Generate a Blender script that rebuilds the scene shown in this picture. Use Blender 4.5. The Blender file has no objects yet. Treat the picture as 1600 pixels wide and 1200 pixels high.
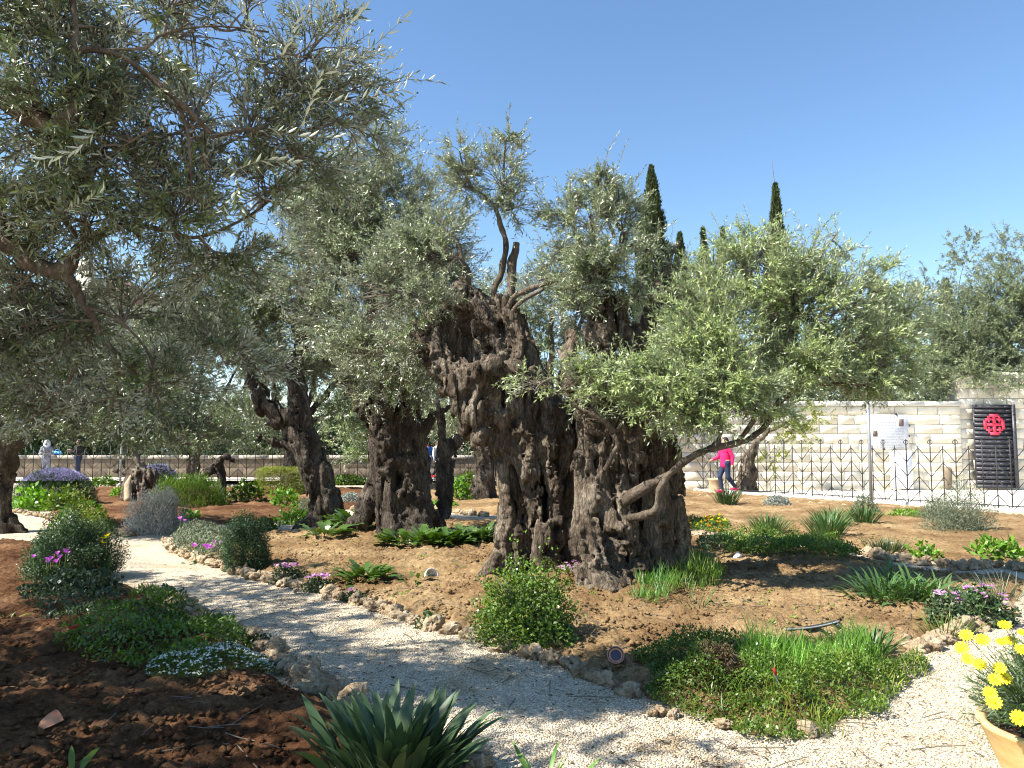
import bpy, math, random
import numpy as np
from mathutils import Vector, Matrix

# ------------------------------------------------------------------ camera, sky, sun, exposure
SC = bpy.context.scene
COL = SC.collection
F_PX, PITCH, EYE = 1155.0, math.radians(4.46), 1.6
cam_d = bpy.data.cameras.new('camera')
cam_d.sensor_width = 36.0
cam_d.lens = F_PX / 1600.0 * 36.0
cam_d.clip_start, cam_d.clip_end = 0.05, 3000.0
cam = bpy.data.objects.new('camera', cam_d)
COL.objects.link(cam)
cam.location = (0, 0, EYE)
cam.rotation_euler = (math.radians(90) + PITCH, 0, 0)
SC.camera = cam

SUN_EL = math.radians(48)
SUN_AZ = math.atan2(-0.93, -0.36)          # clockwise from +Y
world = bpy.data.worlds.new('World')
SC.world = world
world.use_nodes = True
wn = world.node_tree
bg = wn.nodes['Background']
sky = wn.nodes.new('ShaderNodeTexSky')
sky.sky_type = 'NISHITA'
sky.sun_disc = False
sky.sun_elevation = SUN_EL
sky.sun_rotation = SUN_AZ % (2 * math.pi)
sky.altitude = 750
sky.air_density = 1.15
sky.dust_density = 0.0
sky.ozone_density = 2.5
hs = wn.nodes.new('ShaderNodeHueSaturation')
hs.inputs['Saturation'].default_value = 1.08
hs.inputs['Hue'].default_value = 0.499
wn.links.new(sky.outputs[0], hs.inputs['Color'])
wn.links.new(hs.outputs[0], bg.inputs[0])
bg.inputs[1].default_value = 0.09
sun_d = bpy.data.lights.new('sun', 'SUN')
sun_d.energy = 5.0
sun_d.angle = math.radians(0.5)
sun_d.color = (1.0, 0.95, 0.87)
sun = bpy.data.objects.new('sun', sun_d)
COL.objects.link(sun)
sdir = Vector((math.sin(SUN_AZ) * math.cos(SUN_EL), math.cos(SUN_AZ) * math.cos(SUN_EL), math.sin(SUN_EL)))
sun.rotation_euler = sdir.to_track_quat('Z', 'Y').to_euler()
sun.location = sdir * 50
SC.view_settings.view_transform = 'Standard'
SC.view_settings.look = 'None'
SC.view_settings.gamma = 1.0
SC.view_settings.exposure = 1.36
SC.view_settings.use_curve_mapping = False
SC.render.engine = 'CYCLES'
SC.cycles.max_bounces = 6
SC.cycles.filter_width = 1.1
SC.cycles.transparent_max_bounces = 4

# ------------------------------------------------------------------ helpers
rng = np.random.default_rng(7)
CP, SP = math.cos(PITCH), math.sin(PITCH)

def ray(x, y):
    u, v = (x - 800) / F_PX, (600 - y) / F_PX
    return np.array([u, CP - v * SP, SP + v * CP])

def P(x, y, Y):
    """the place seen at photo pixel (x, y) that lies Y metres ahead"""
    d = ray(x, y)
    return d * (Y / d[1]) + np.array([0, 0, EYE])

def G(x, y, z=0.05):
    d = ray(x, y)
    t = (z - EYE) / d[2]
    return d * t + np.array([0, 0, EYE])

LAT = np.random.default_rng(3).random((48, 48, 48)).astype(np.float32) * 2 - 1

def vnoise(p):
    """smooth value noise, p (...,3) -> (-1..1)"""
    p = np.asarray(p, dtype=np.float32)
    i = np.floor(p)
    f = p - i
    f = f * f * (3 - 2 * f)
    i = i.astype(np.int32)
    a = i % 48
    b = (i + 1) % 48
    x0, y0, z0 = a[..., 0], a[..., 1], a[..., 2]
    x1, y1, z1 = b[..., 0], b[..., 1], b[..., 2]
    fx, fy, fz = f[..., 0], f[..., 1], f[..., 2]
    c00 = LAT[x0, y0, z0] * (1 - fx) + LAT[x1, y0, z0] * fx
    c10 = LAT[x0, y1, z0] * (1 - fx) + LAT[x1, y1, z0] * fx
    c01 = LAT[x0, y0, z1] * (1 - fx) + LAT[x1, y0, z1] * fx
    c11 = LAT[x0, y1, z1] * (1 - fx) + LAT[x1, y1, z1] * fx
    return (c00 * (1 - fy) + c10 * fy) * (1 - fz) + (c01 * (1 - fy) + c11 * fy) * fz

def fbm(p, oct=4, gain=0.5):
    s, a, t = 0, 1.0, 0
    p = np.asarray(p, dtype=np.float32)
    for k in range(oct):
        s = s + a * vnoise(p * (2.03 ** k) + 11.3 * k)
        t += a
        a *= gain
    return s / t

def norm(v):
    return v / np.maximum(np.linalg.norm(v, axis=-1, keepdims=True), 1e-9)

def mesh_np(name, V, polys, size, smooth=False):
    """polys: int array (n, size)"""
    me = bpy.data.meshes.new(name)
    V = np.asarray(V, dtype=np.float32).reshape(-1, 3)
    polys = np.asarray(polys, dtype=np.int32).reshape(-1, size)
    me.vertices.add(len(V))
    me.vertices.foreach_set('co', V.ravel())
    me.loops.add(polys.size)
    me.loops.foreach_set('vertex_index', polys.ravel())
    me.polygons.add(len(polys))
    me.polygons.foreach_set('loop_start', np.arange(0, polys.size, size, dtype=np.int32))
    me.update(calc_edges=True)
    if smooth:
        me.polygons.foreach_set('use_smooth', np.ones(len(polys), dtype=bool))
    return me

def link(name, me, parent=None, mat=None, loc=None):
    o = bpy.data.objects.new(name, me)
    COL.objects.link(o)
    if mat is not None and me is not None and len(me.materials) == 0:
        me.materials.append(mat)
    if parent is not None:
        o.parent = parent
    if loc is not None:
        o.location = loc
    return o

def tag(o, label=None, cat=None, group=None, kind=None):
    if label: o['label'] = label
    if cat: o['category'] = cat
    if group: o['group'] = group
    if kind: o['kind'] = kind
    return o

def thing(name, label, cat, loc=(0, 0, 0), rz=0.0, group=None):
    o = bpy.data.objects.new(name, None)
    o.empty_display_size = 0.2
    COL.objects.link(o)
    o.location = tuple(float(v) for v in loc)
    o.rotation_euler = (0, 0, rz)
    return tag(o, label, cat, group)

class MB:
    """collects quads / tris in numpy, world or local coordinates"""
    def __init__(self):
        self.V, self.Q, self.T, self.n = [], [], [], 0
    def add(self, V, Q=None, T=None):
        V = np.asarray(V, dtype=np.float32).reshape(-1, 3)
        if Q is not None and len(Q): self.Q.append(np.asarray(Q, dtype=np.int32).reshape(-1, 4) + self.n)
        if T is not None and len(T): self.T.append(np.asarray(T, dtype=np.int32).reshape(-1, 3) + self.n)
        self.V.append(V)
        self.n += len(V)
    def mesh(self, name, smooth=False, origin=(0, 0, 0)):
        V = np.concatenate(self.V) - np.asarray(origin, dtype=np.float32)
        q = np.concatenate(self.Q) if self.Q else np.zeros((0, 4), np.int32)
        t = np.concatenate(self.T) if self.T else np.zeros((0, 3), np.int32)
        me = bpy.data.meshes.new(name)
        me.vertices.add(len(V))
        me.vertices.foreach_set('co', V.ravel().astype(np.float32))
        li = np.concatenate([q.ravel(), t.ravel()]).astype(np.int32)
        me.loops.add(len(li))
        me.loops.foreach_set('vertex_index', li)
        ls = np.concatenate([np.arange(len(q)) * 4, len(q) * 4 + np.arange(len(t)) * 3]).astype(np.int32)
        me.polygons.add(len(ls))
        me.polygons.foreach_set('loop_start', ls)
        me.update(calc_edges=True)
        if smooth:
            me.polygons.foreach_set('use_smooth', np.ones(len(ls), dtype=bool))
        return me
    def box(self, c, s, R=None):
        c = np.asarray(c, float)
        h = np.asarray(s, float) / 2
        v = np.array([[i, j, k] for i in (-1, 1) for j in (-1, 1) for k in (-1, 1)], float) * h
        if R is not None: v = v @ np.asarray(R).T
        self.add(v + c, [[0, 1, 3, 2], [4, 6, 7, 5], [0, 4, 5, 1], [2, 3, 7, 6], [0, 2, 6, 4], [1, 5, 7, 3]])
    def tube(self, pts, rad, sides=6, rough=0.0, cap=True):
        pts = np.asarray(pts, float)
        n = len(pts)
        rad = np.broadcast_to(np.asarray(rad, float), (n,)).copy()
        tan = norm(np.gradient(pts, axis=0))
        ref = np.array([0.31, 0.22, 0.93]) if abs(tan[0][2]) < 0.9 else np.array([1.0, 0.1, 0.0])
        u = norm(np.cross(tan, ref))
        w = np.cross(tan, u)
        a = np.linspace(0, 2 * math.pi, sides, endpoint=False)
        rr = rad[:, None] * np.ones((1, sides))
        ring = pts[:, None, :] + (u[:, None, :] * np.cos(a)[None, :, None] + w[:, None, :] * np.sin(a)[None, :, None]) * rr[..., None]
        if rough:
            d = norm(ring - pts[:, None, :])
            ring = ring + d * (fbm(ring * 9.0, 3)[..., None] * rough * rr[..., None] * 1.6 + fbm(ring * 3.0 + 5, 2)[..., None] * rough * rr[..., None])
        V = ring.reshape(-1, 3)
        i = np.arange(n - 1)[:, None] * sides
        j = np.arange(sides)[None, :]
        j2 = (j + 1) % sides
        Q = np.stack([i + j, i + j2, i + sides + j2, i + sides + j], -1).reshape(-1, 4)
        T = []
        if cap:
            V = np.concatenate([V, pts[:1], pts[-1:]])
            c0, c1 = n * sides, n * sides + 1
            for k in range(sides):
                T.append([c0, (k + 1) % sides, k])
                T.append([c1, (n - 1) * sides + k, (n - 1) * sides + (k + 1) % sides])
        self.add(V, Q, T)
    def lathe(self, prof, sides=32, c=(0, 0, 0)):
        prof = np.asarray(prof, float)
        a = np.linspace(0, 2 * math.pi, sides, endpoint=False)
        V = np.stack([prof[:, :1] * np.cos(a)[None], prof[:, :1] * np.sin(a)[None], prof[:, 1:2] * np.ones((1, sides))], -1).reshape(-1, 3) + np.asarray(c, float)
        n = len(prof)
        i = np.arange(n - 1)[:, None] * sides
        j = np.arange(sides)[None, :]
        j2 = (j + 1) % sides
        self.add(V, np.stack([i + j, i + j2, i + sides + j2, i + sides + j], -1).reshape(-1, 4))

def smooth_path(pts, rad=None, n=None):
    """Catmull-Rom through pts"""
    pts = np.asarray(pts, float)
    m = len(pts)
    n = n or max(8, m * 5)
    t = np.linspace(0, m - 1, n)
    i = np.minimum(t.astype(int), m - 2)
    f = (t - i)[:, None]
    p0 = pts[np.maximum(i - 1, 0)]; p1 = pts[i]; p2 = pts[i + 1]; p3 = pts[np.minimum(i + 2, m - 1)]
    out = 0.5 * ((2 * p1) + (-p0 + p2) * f + (2 * p0 - 5 * p1 + 4 * p2 - p3) * f ** 2 + (-p0 + 3 * p1 - 3 * p2 + p3) * f ** 3)
    if rad is None: return out
    rad = np.asarray(rad, float)
    return out, np.interp(t, np.arange(m), rad)

# ------------------------------------------------------------------ solid shapes from distance fields (trunks, people)
def surface_nets(Fd, org, res):
    nx, ny, nz = Fd.shape
    S = Fd < 0
    acc = np.zeros((nx - 1, ny - 1, nz - 1, 3), np.float32)
    cnt = np.zeros((nx - 1, ny - 1, nz - 1), np.float32)
    for ax in range(3):
        lo = [slice(None)] * 3; hi = [slice(None)] * 3
        lo[ax] = slice(0, -1); hi[ax] = slice(1, None)
        a, b = Fd[tuple(lo)], Fd[tuple(hi)]
        I = np.argwhere(S[tuple(lo)] != S[tuple(hi)])
        if not len(I): continue
        av, bv = a[tuple(I.T)], b[tuple(I.T)]
        t = av / (av - bv)
        pos = I.astype(np.float32)
        pos[:, ax] += t
        o1, o2 = [k for k in range(3) if k != ax]
        for d1 in (0, -1):
            for d2 in (0, -1):
                J = I.copy()
                J[:, o1] += d1; J[:, o2] += d2
                ok = (J >= 0).all(1) & (J[:, 0] < nx - 1) & (J[:, 1] < ny - 1) & (J[:, 2] < nz - 1)
                Jk = tuple(J[ok].T)
                np.add.at(acc, Jk, pos[ok])
                np.add.at(cnt, Jk, 1)
    act = cnt > 0
    idx = -np.ones(cnt.shape, np.int32)
    idx[act] = np.arange(act.sum())
    V = acc[act] / cnt[act][:, None] * res + np.asarray(org, np.float32)
    quads = []
    for ax in range(3):
        lo = [slice(None)] * 3; hi = [slice(None)] * 3
        lo[ax] = slice(0, -1); hi[ax] = slice(1, None)
        a, b = S[tuple(lo)], S[tuple(hi)]
        I = np.argwhere(a != b)
        if not len(I): continue
        o1, o2 = (ax + 1) % 3, (ax + 2) % 3
        ok = (I[:, o1] > 0) & (I[:, o2] > 0)
        for k, lim in ((o1, (nx, ny, nz)[o1] - 1), (o2, (nx, ny, nz)[o2] - 1)):
            ok &= I[:, k] < lim
        I = I[ok]
        flip = a[tuple(I.T)]
        def at(d1, d2):
            J = I.copy(); J[:, o1] += d1; J[:, o2] += d2
            return idx[tuple(J.T)]
        q = np.stack([at(-1, -1), at(0, -1), at(0, 0), at(-1, 0)], 1)
        q[~flip] = q[~flip][:, ::-1]
        quads.append(q)
    Q = np.concatenate(quads)
    Q = Q[(Q >= 0).all(1)]
    return V, Q

def cap_chain(pts, rads, k=0.06, sub=False):
    out = []
    for a, b, ra, rb in zip(pts[:-1], pts[1:], rads[:-1], rads[1:]):
        out.append((np.asarray(a, float), np.asarray(b, float), ra, rb, k, sub))
    if len(pts) == 1:
        out.append((np.asarray(pts[0], float), np.asarray(pts[0], float) + 1e-4, rads[0], rads[0], k, sub))
    return out

def sdf_solid(prims, res, disp=None, band=0.18, zmin=None, pad=0.2):
    add = [p for p in prims if not p[5]]
    lo = np.min([np.minimum(p[0], p[1]) - max(p[2], p[3]) for p in add], axis=0) - pad
    hi = np.max([np.maximum(p[0], p[1]) + max(p[2], p[3]) for p in add], axis=0) + pad
    if zmin is not None: lo[2] = max(lo[2], zmin)
    n = np.ceil((hi - lo) / res).astype(int) + 1
    ax = [lo[k] + np.arange(n[k]) * res for k in range(3)]
    Fd = np.full(tuple(n), 0.5, np.float32)
    for a, b, ra, rb, k, sub in prims:
        r = max(ra, rb) + 0.22 + k
        l = np.clip(np.floor((np.minimum(a, b) - r - lo) / res).astype(int), 0, n - 1)
        h = np.clip(np.ceil((np.maximum(a, b) + r - lo) / res).astype(int) + 1, 1, n)
        if (h <= l).any(): continue
        X, Y, Z = np.meshgrid(ax[0][l[0]:h[0]], ax[1][l[1]:h[1]], ax[2][l[2]:h[2]], indexing='ij', sparse=True)
        ab = b - a
        dx, dy, dz = X - a[0], Y - a[1], Z - a[2]
        t = np.clip((dx * ab[0] + dy * ab[1] + dz * ab[2]) / max(ab @ ab, 1e-9), 0, 1)
        d = np.sqrt((dx - t * ab[0]) ** 2 + (dy - t * ab[1]) ** 2 + (dz - t * ab[2]) ** 2) - (ra + (rb - ra) * t)
        sl = (slice(l[0], h[0]), slice(l[1], h[1]), slice(l[2], h[2]))
        f = Fd[sl]
        if sub:
            d = -d
            hh = np.maximum(k - np.abs(f - d), 0) / k
            Fd[sl] = np.maximum(f, d) + hh * hh * k / 4
        else:
            hh = np.maximum(k - np.abs(f - d), 0) / k
            Fd[sl] = np.minimum(f, d) - hh * hh * k / 4
    if disp is not None:
        I = np.argwhere(np.abs(Fd) < band)
        pts = lo + I * res
        Fd[tuple(I.T)] -= disp(pts).astype(np.float32)
    # close the grid so that the solid never opens at its border
    for k in range(3):
        for e in (0, -1):
            s = [slice(None)] * 3; s[k] = e
            Fd[tuple(s)] = np.maximum(Fd[tuple(s)], 0.01)
    return surface_nets(Fd, lo, res)

def solid_obj(name, prims, res, mat, parent=None, disp=None, zmin=None, origin=(0, 0, 0), band=0.18, pad=0.2):
    V, Q = sdf_solid(prims, res, disp, band, zmin, pad)
    V = V - np.asarray(origin, np.float32)
    return link(name, mesh_np(name, V, Q, 4, smooth=True), parent, mat)

# ------------------------------------------------------------------ materials
def new_mat(name):
    m = bpy.data.materials.new(name)
    m.use_nodes = True
    nt = m.node_tree
    b = nt.nodes['Principled BSDF']
    b.inputs['Specular IOR Level'].default_value = 0.3
    return m, nt, b

def node(nt, t, **kw):
    n = nt.nodes.new(t)
    for k, v in kw.items(): setattr(n, k, v)
    return n

def ramp(nt, fac, stops):
    r = node(nt, 'ShaderNodeValToRGB')
    el = r.color_ramp.elements
    while len(el) < len(stops): el.new(0.5)
    for e, (p, c) in zip(el, stops):
        e.position = p
        e.color = (*c, 1)
    nt.links.new(fac, r.inputs[0])
    return r.outputs[0]

def coords(nt, scale=(1, 1, 1), world=True):
    g = node(nt, 'ShaderNodeNewGeometry') if world else node(nt, 'ShaderNodeTexCoord')
    mp = node(nt, 'ShaderNodeMapping')
    mp.inputs['Scale'].default_value = scale
    nt.links.new(g.outputs['Position'] if world else g.outputs['Object'], mp.inputs[0])
    return mp.outputs[0]

def noise(nt, vec, scale, detail=6, rough=0.6, dist=0.0):
    n = node(nt, 'ShaderNodeTexNoise')
    n.inputs['Scale'].default_value = scale
    n.inputs['Detail'].default_value = detail
    n.inputs['Roughness'].default_value = rough
    n.inputs['Distortion'].default_value = dist
    nt.links.new(vec, n.inputs['Vector'])
    return n.outputs[0]

def bump(nt, b, h, strength=0.5, dist=0.02, prev=None):
    bm = node(nt, 'ShaderNodeBump')
    bm.inputs['Strength'].default_value = strength
    bm.inputs['Distance'].default_value = dist
    nt.links.new(h, bm.inputs['Height'])
    if prev is not None: nt.links.new(prev, bm.inputs['Normal'])
    if b is not None: nt.links.new(bm.outputs[0], b.inputs['Normal'])
    return bm.outputs[0]

def mat_rough(name, c1, c2, scale=8, rough=0.9, bscale=60, bstr=0.5, bdist=0.01, c3=None, squash=(1, 1, 1)):
    m, nt, b = new_mat(name)
    v = coords(nt, squash)
    n1 = noise(nt, v, scale)
    stops = [(0.33, c1), (0.62, c2)]
    if c3: stops = [(0.3, c1), (0.5, c2), (0.68, c3)]
    nt.links.new(ramp(nt, n1, stops), b.inputs['Base Color'])
    b.inputs['Roughness'].default_value = rough
    if bstr: bump(nt, b, noise(nt, v, bscale, 8, 0.7), bstr, bdist)
    return m

def mat_plain(name, c, rough=0.6, metal=0.0):
    m, nt, b = new_mat(name)
    v = coords(nt)
    n1 = noise(nt, v, 14)
    c = np.array(c)
    nt.links.new(ramp(nt, n1, [(0.3, tuple(c * 0.86)), (0.7, tuple(np.minimum(c * 1.1, 0.95)))]), b.inputs['Base Color'])
    b.inputs['Roughness'].default_value = rough
    b.inputs['Metallic'].default_value = metal
    return m

def mat_leaf(name, top_a, top_b, under=None, rough=0.45, trans=0.25, spec=0.4, cl=1.6):
    m = bpy.data.materials.new(name)
    m.use_nodes = True
    nt = m.node_tree
    b = nt.nodes['Principled BSDF']
    out = nt.nodes['Material Output']
    g = node(nt, 'ShaderNodeNewGeometry')
    rnd = ramp(nt, g.outputs['Random Per Island'], [(0.0, top_a), (0.75, top_b), (1.0, tuple(np.array(top_b) * 1.25 + 0.01))])
    n2 = noise(nt, g.outputs['Position'], cl, 3, 0.5)
    hsv = node(nt, 'ShaderNodeHueSaturation')
    mr = node(nt, 'ShaderNodeMapRange')
    mr.inputs[1].default_value, mr.inputs[2].default_value, mr.inputs[3].default_value, mr.inputs[4].default_value = 0.3, 0.7, 0.78, 1.22
    nt.links.new(n2, mr.inputs[0])
    nt.links.new(mr.outputs[0], hsv.inputs['Value'])
    nt.links.new(rnd, hsv.inputs['Color'])
    col = hsv.outputs[0]
    if under is not None:
        mx = node(nt, 'ShaderNodeMix', data_type='RGBA')
        nt.links.new(g.outputs['Backfacing'], mx.inputs['Factor'])
        nt.links.new(col, mx.inputs['A'])
        mx.inputs['B'].default_value = (*under, 1)
        col = mx.outputs['Result']
    nt.links.new(col, b.inputs['Base Color'])
    b.inputs['Roughness'].default_value = rough
    b.inputs['Specular IOR Level'].default_value = spec
    tr = node(nt, 'ShaderNodeBsdfTranslucent')
    ht = node(nt, 'ShaderNodeHueSaturation')
    ht.inputs['Saturation'].default_value = 1.25
    ht.inputs['Value'].default_value = 1.3
    nt.links.new(col, ht.inputs['Color'])
    nt.links.new(ht.outputs[0], tr.inputs['Color'])
    ms = node(nt, 'ShaderNodeMixShader')
    ms.inputs[0].default_value = trans
    nt.links.new(b.outputs[0], ms.inputs[1])
    nt.links.new(tr.outputs[0], ms.inputs[2])
    nt.links.new(ms.outputs[0], out.inputs[0])
    return m

def mat_bark(name, c1, c2, c3, zs=0.35, bs=1.0):
    m, nt, b = new_mat(name)
    v = coords(nt, (1, 1, zs))
    big = noise(nt, v, 5, 5, 0.6, 0.6)
    fine = noise(nt, v, 34, 8, 0.7, 0.8)
    mx = node(nt, 'ShaderNodeMix', data_type='FLOAT')
    mx.inputs[0].default_value = 0.5
    nt.links.new(big, mx.inputs[2]); nt.links.new(fine, mx.inputs[3])
    nt.links.new(ramp(nt, mx.outputs[0], [(0.36, c1), (0.5, c2), (0.64, c3)]), b.inputs['Base Color'])
    b.inputs['Roughness'].default_value = 0.92
    b.inputs['Specular IOR Level'].default_value = 0.15
    vo = node(nt, 'ShaderNodeTexVoronoi', feature='DISTANCE_TO_EDGE')
    vo.inputs['Scale'].default_value = 22
    wv = coords(nt, (1, 1, zs * 0.8))
    nt.links.new(wv, vo.inputs['Vector'])
    mr = node(nt, 'ShaderNodeMapRange')
    mr.inputs[2].default_value = 0.18
    nt.links.new(vo.outputs[0], mr.inputs[0])
    p = bump(nt, None, mr.outputs[0], 0.5 * bs, 0.015)
    p = bump(nt, None, fine, 0.9 * bs, 0.03, p)
    bump(nt, b, noise(nt, coords(nt), 120, 4, 0.6), 0.5 * bs, 0.006, p)
    return m

M = {}
M['olive'] = mat_leaf('olive_leaf', (0.07, 0.1, 0.03), (0.22, 0.26, 0.115), under=(0.42, 0.45, 0.34), rough=0.4, trans=0.1, spec=0.65)
M['olive_bright'] = mat_leaf('olive_leaf_fresh', (0.1, 0.155, 0.035), (0.3, 0.37, 0.125), under=(0.44, 0.5, 0.33), rough=0.42, trans=0.14, spec=0.6)
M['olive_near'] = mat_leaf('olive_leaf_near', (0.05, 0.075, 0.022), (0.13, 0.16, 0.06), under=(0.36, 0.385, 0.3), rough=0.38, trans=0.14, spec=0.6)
M['olive_shaded'] = mat_leaf('olive_leaf_shaded', (0.04, 0.065, 0.017), (0.125, 0.155, 0.056), under=(0.22, 0.25, 0.16), rough=0.4, trans=0.1, spec=0.6)  # darker copy of the olive leaf, shade of the left trees put into colour
M['olive_far'] = mat_leaf('olive_leaf_far', (0.065, 0.095, 0.034), (0.17, 0.2, 0.09), under=(0.28, 0.31, 0.22), rough=0.42, trans=0.1, spec=0.45, cl=0.8)
M['cypress'] = mat_leaf('cypress_leaf', (0.022, 0.04, 0.012), (0.075, 0.095, 0.034), rough=0.7, trans=0.08, spec=0.2)
M['green'] = mat_leaf('green_leaf', (0.045, 0.1, 0.013), (0.13, 0.2, 0.03), rough=0.4, trans=0.3)
M['fresh'] = mat_leaf('fresh_leaf', (0.07, 0.17, 0.015), (0.17, 0.32, 0.04), rough=0.4, trans=0.35)
M['yellowgreen'] = mat_leaf('yellow_green_leaf', (0.1, 0.13, 0.015), (0.24, 0.27, 0.04), rough=0.5, trans=0.3)
M['acanthus'] = mat_leaf('acanthus_leaf', (0.03, 0.07, 0.014), (0.08, 0.14, 0.03), rough=0.32, trans=0.2, spec=0.55)
M['dark'] = mat_leaf('dark_leaf', (0.02, 0.05, 0.016), (0.055, 0.1, 0.03), rough=0.4, trans=0.15)
M['cyc'] = mat_leaf('cyclamen_leaf', (0.02, 0.045, 0.014), (0.085, 0.12, 0.05), rough=0.4, trans=0.15)
M['tuft'] = mat_leaf('tuft_leaf', (0.03, 0.08, 0.022), (0.085, 0.16, 0.045), rough=0.4, trans=0.2)
M['lightgrass'] = mat_leaf('light_grass', (0.1, 0.24, 0.03), (0.22, 0.38, 0.07), rough=0.4, trans=0.35)
M['strap'] = mat_leaf('strap_leaf', (0.028, 0.058, 0.025), (0.06, 0.105, 0.042), rough=0.5, trans=0.15, spec=0.45)
M['blade'] = mat_leaf('blade_leaf', (0.05, 0.13, 0.02), (0.12, 0.24, 0.045), rough=0.4, trans=0.3)
M['grey'] = mat_leaf('grey_leaf', (0.42, 0.39, 0.32), (0.66, 0.62, 0.54), rough=0.8, trans=0.1, spec=0.1)
M['greygreen'] = mat_leaf('grey_green_leaf', (0.1, 0.13, 0.075), (0.2, 0.23, 0.15), rough=0.7, trans=0.15, spec=0.2)
M['brownleaf'] = mat_leaf('brown_leaf', (0.05, 0.035, 0.018), (0.13, 0.09, 0.05), rough=0.8, trans=0.1, spec=0.1)
M['lavender'] = mat_leaf('lavender_flower', (0.2, 0.19, 0.3), (0.36, 0.34, 0.46), rough=0.8, trans=0.2, spec=0.1)
M['silver'] = mat_leaf('silver_leaf', (0.2, 0.24, 0.2), (0.36, 0.4, 0.36), rough=0.7, trans=0.15, spec=0.1)
M['pink'] = mat_leaf('pink_petal', (0.5, 0.2, 0.45), (0.68, 0.42, 0.66), rough=0.6, trans=0.35, spec=0.2)
M['magenta'] = mat_leaf('magenta_petal', (0.42, 0.1, 0.42), (0.6, 0.22, 0.62), rough=0.6, trans=0.35, spec=0.2)
M['yellow'] = mat_leaf('yellow_petal', (0.8, 0.6, 0.01), (0.88, 0.76, 0.03), rough=0.6, trans=0.3, spec=0.2)
M['orange'] = mat_leaf('orange_petal', (0.75, 0.24, 0.01), (0.85, 0.45, 0.02), rough=0.6, trans=0.3, spec=0.2)
M['red'] = mat_leaf('red_petal', (0.6, 0.01, 0.02), (0.75, 0.03, 0.03), rough=0.6, trans=0.3, spec=0.2)
M['white'] = mat_leaf('white_petal', (0.6, 0.62, 0.56), (0.82, 0.84, 0.78), rough=0.6, trans=0.3, spec=0.2)
M['bark'] = mat_bark('olive_bark', (0.022, 0.015, 0.009), (0.125, 0.096, 0.068), (0.38, 0.315, 0.235), 0.35, 1.5)
M['bark_dark'] = mat_bark('olive_bark_dark', (0.02, 0.015, 0.011), (0.07, 0.055, 0.042), (0.2, 0.168, 0.13), 0.35, 1.4)
M['limb'] = mat_bark('limb_bark', (0.045, 0.033, 0.022), (0.11, 0.086, 0.062), (0.22, 0.18, 0.135), 0.6, 0.9)
M['twig'] = mat_rough('twig_bark', (0.07, 0.055, 0.04), (0.2, 0.17, 0.13), 20, 0.9, 90, 0.3, 0.003)
M['wood'] = mat_rough('cut_wood', (0.34, 0.25, 0.15), (0.52, 0.4, 0.26), 9, 0.9, 60, 0.5, 0.01)
M['iron'] = mat_plain('black_iron', (0.03, 0.028, 0.028), 0.5)
M['pole'] = mat_plain('galvanised_pole', (0.3, 0.31, 0.32), 0.45, 0.3)
M['stone'] = mat_rough('border_stone', (0.28, 0.19, 0.11), (0.48, 0.36, 0.22), 9, 0.95, 34, 1.0, 0.05, (0.66, 0.54, 0.38))
M['cream'] = mat_rough('wall_block_stone', (0.66, 0.57, 0.42), (0.76, 0.69, 0.55), 2.2, 0.9, 14, 0.8, 0.03, (0.82, 0.77, 0.66))
M['joint'] = mat_rough('wall_mortar', (0.55, 0.48, 0.37), (0.66, 0.6, 0.48), 12, 0.95, 40, 0.4)
M['lowwall'] = mat_rough('low_wall_shaded', (0.13, 0.1, 0.07), (0.2, 0.155, 0.11), 3, 0.9, 30, 0.5, 0.01)  # brown darkened so the colour carries the tree shade on the low wall
M['coping'] = mat_rough('coping_stone', (0.55, 0.52, 0.46), (0.68, 0.65, 0.58), 5, 0.85, 40, 0.4, 0.006)
M['dark_coping'] = mat_rough('dark_coping_stone', (0.25, 0.22, 0.18), (0.36, 0.33, 0.28), 5, 0.9, 40, 0.4, 0.006)  # darker coping tone for the low back wall
M['pave'] = mat_rough('pale_paving', (0.5, 0.46, 0.4), (0.64, 0.6, 0.53), 4, 0.9, 50, 0.3, 0.005)
M['terracotta'] = mat_rough('terracotta', (0.42, 0.17, 0.09), (0.55, 0.27, 0.16), 9, 0.85, 50, 0.3, 0.004)
M['potglaze'] = mat_rough('yellow_clay_pot', (0.42, 0.26, 0.09), (0.56, 0.38, 0.16), 3.5, 0.65, 40, 0.3, 0.003, (0.62, 0.48, 0.26), (1, 1, 3))
M['compost'] = mat_rough('dark_compost', (0.03, 0.014, 0.009), (0.1, 0.05, 0.033), 40, 0.95, 120, 1.0, 0.02)
M['whitepaint'] = mat_plain('white_panel', (0.82, 0.83, 0.85), 0.4)
M['signboard'] = mat_plain('sign_face', (0.72, 0.73, 0.77), 0.4)
M['ink'] = mat_plain('sign_ink', (0.3, 0.31, 0.34), 0.6)
M['photo'] = mat_plain('sign_picture', (0.14, 0.1, 0.08), 0.5)
M['gate'] = mat_plain('dark_grey_gate', (0.045, 0.045, 0.053), 0.4)
M['stud'] = mat_plain('grey_stud', (0.11, 0.11, 0.125), 0.35)
M['cross'] = mat_plain('red_cross_paint', (0.8, 0.05, 0.1), 0.5)
M['skin'] = mat_plain('skin', (0.45, 0.27, 0.19), 0.6)
M['skin_dark'] = mat_plain('skin_tan', (0.2, 0.11, 0.075), 0.6)
M['hot_pink'] = mat_plain('pink_cloth', (0.75, 0.02, 0.14), 0.8)
M['denim'] = mat_plain('denim', (0.022, 0.035, 0.075), 0.85)
M['grey_cloth'] = mat_plain('grey_cloth', (0.22, 0.23, 0.28), 0.85)
M['white_cloth'] = mat_plain('white_cloth', (0.72, 0.72, 0.72), 0.85)
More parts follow.
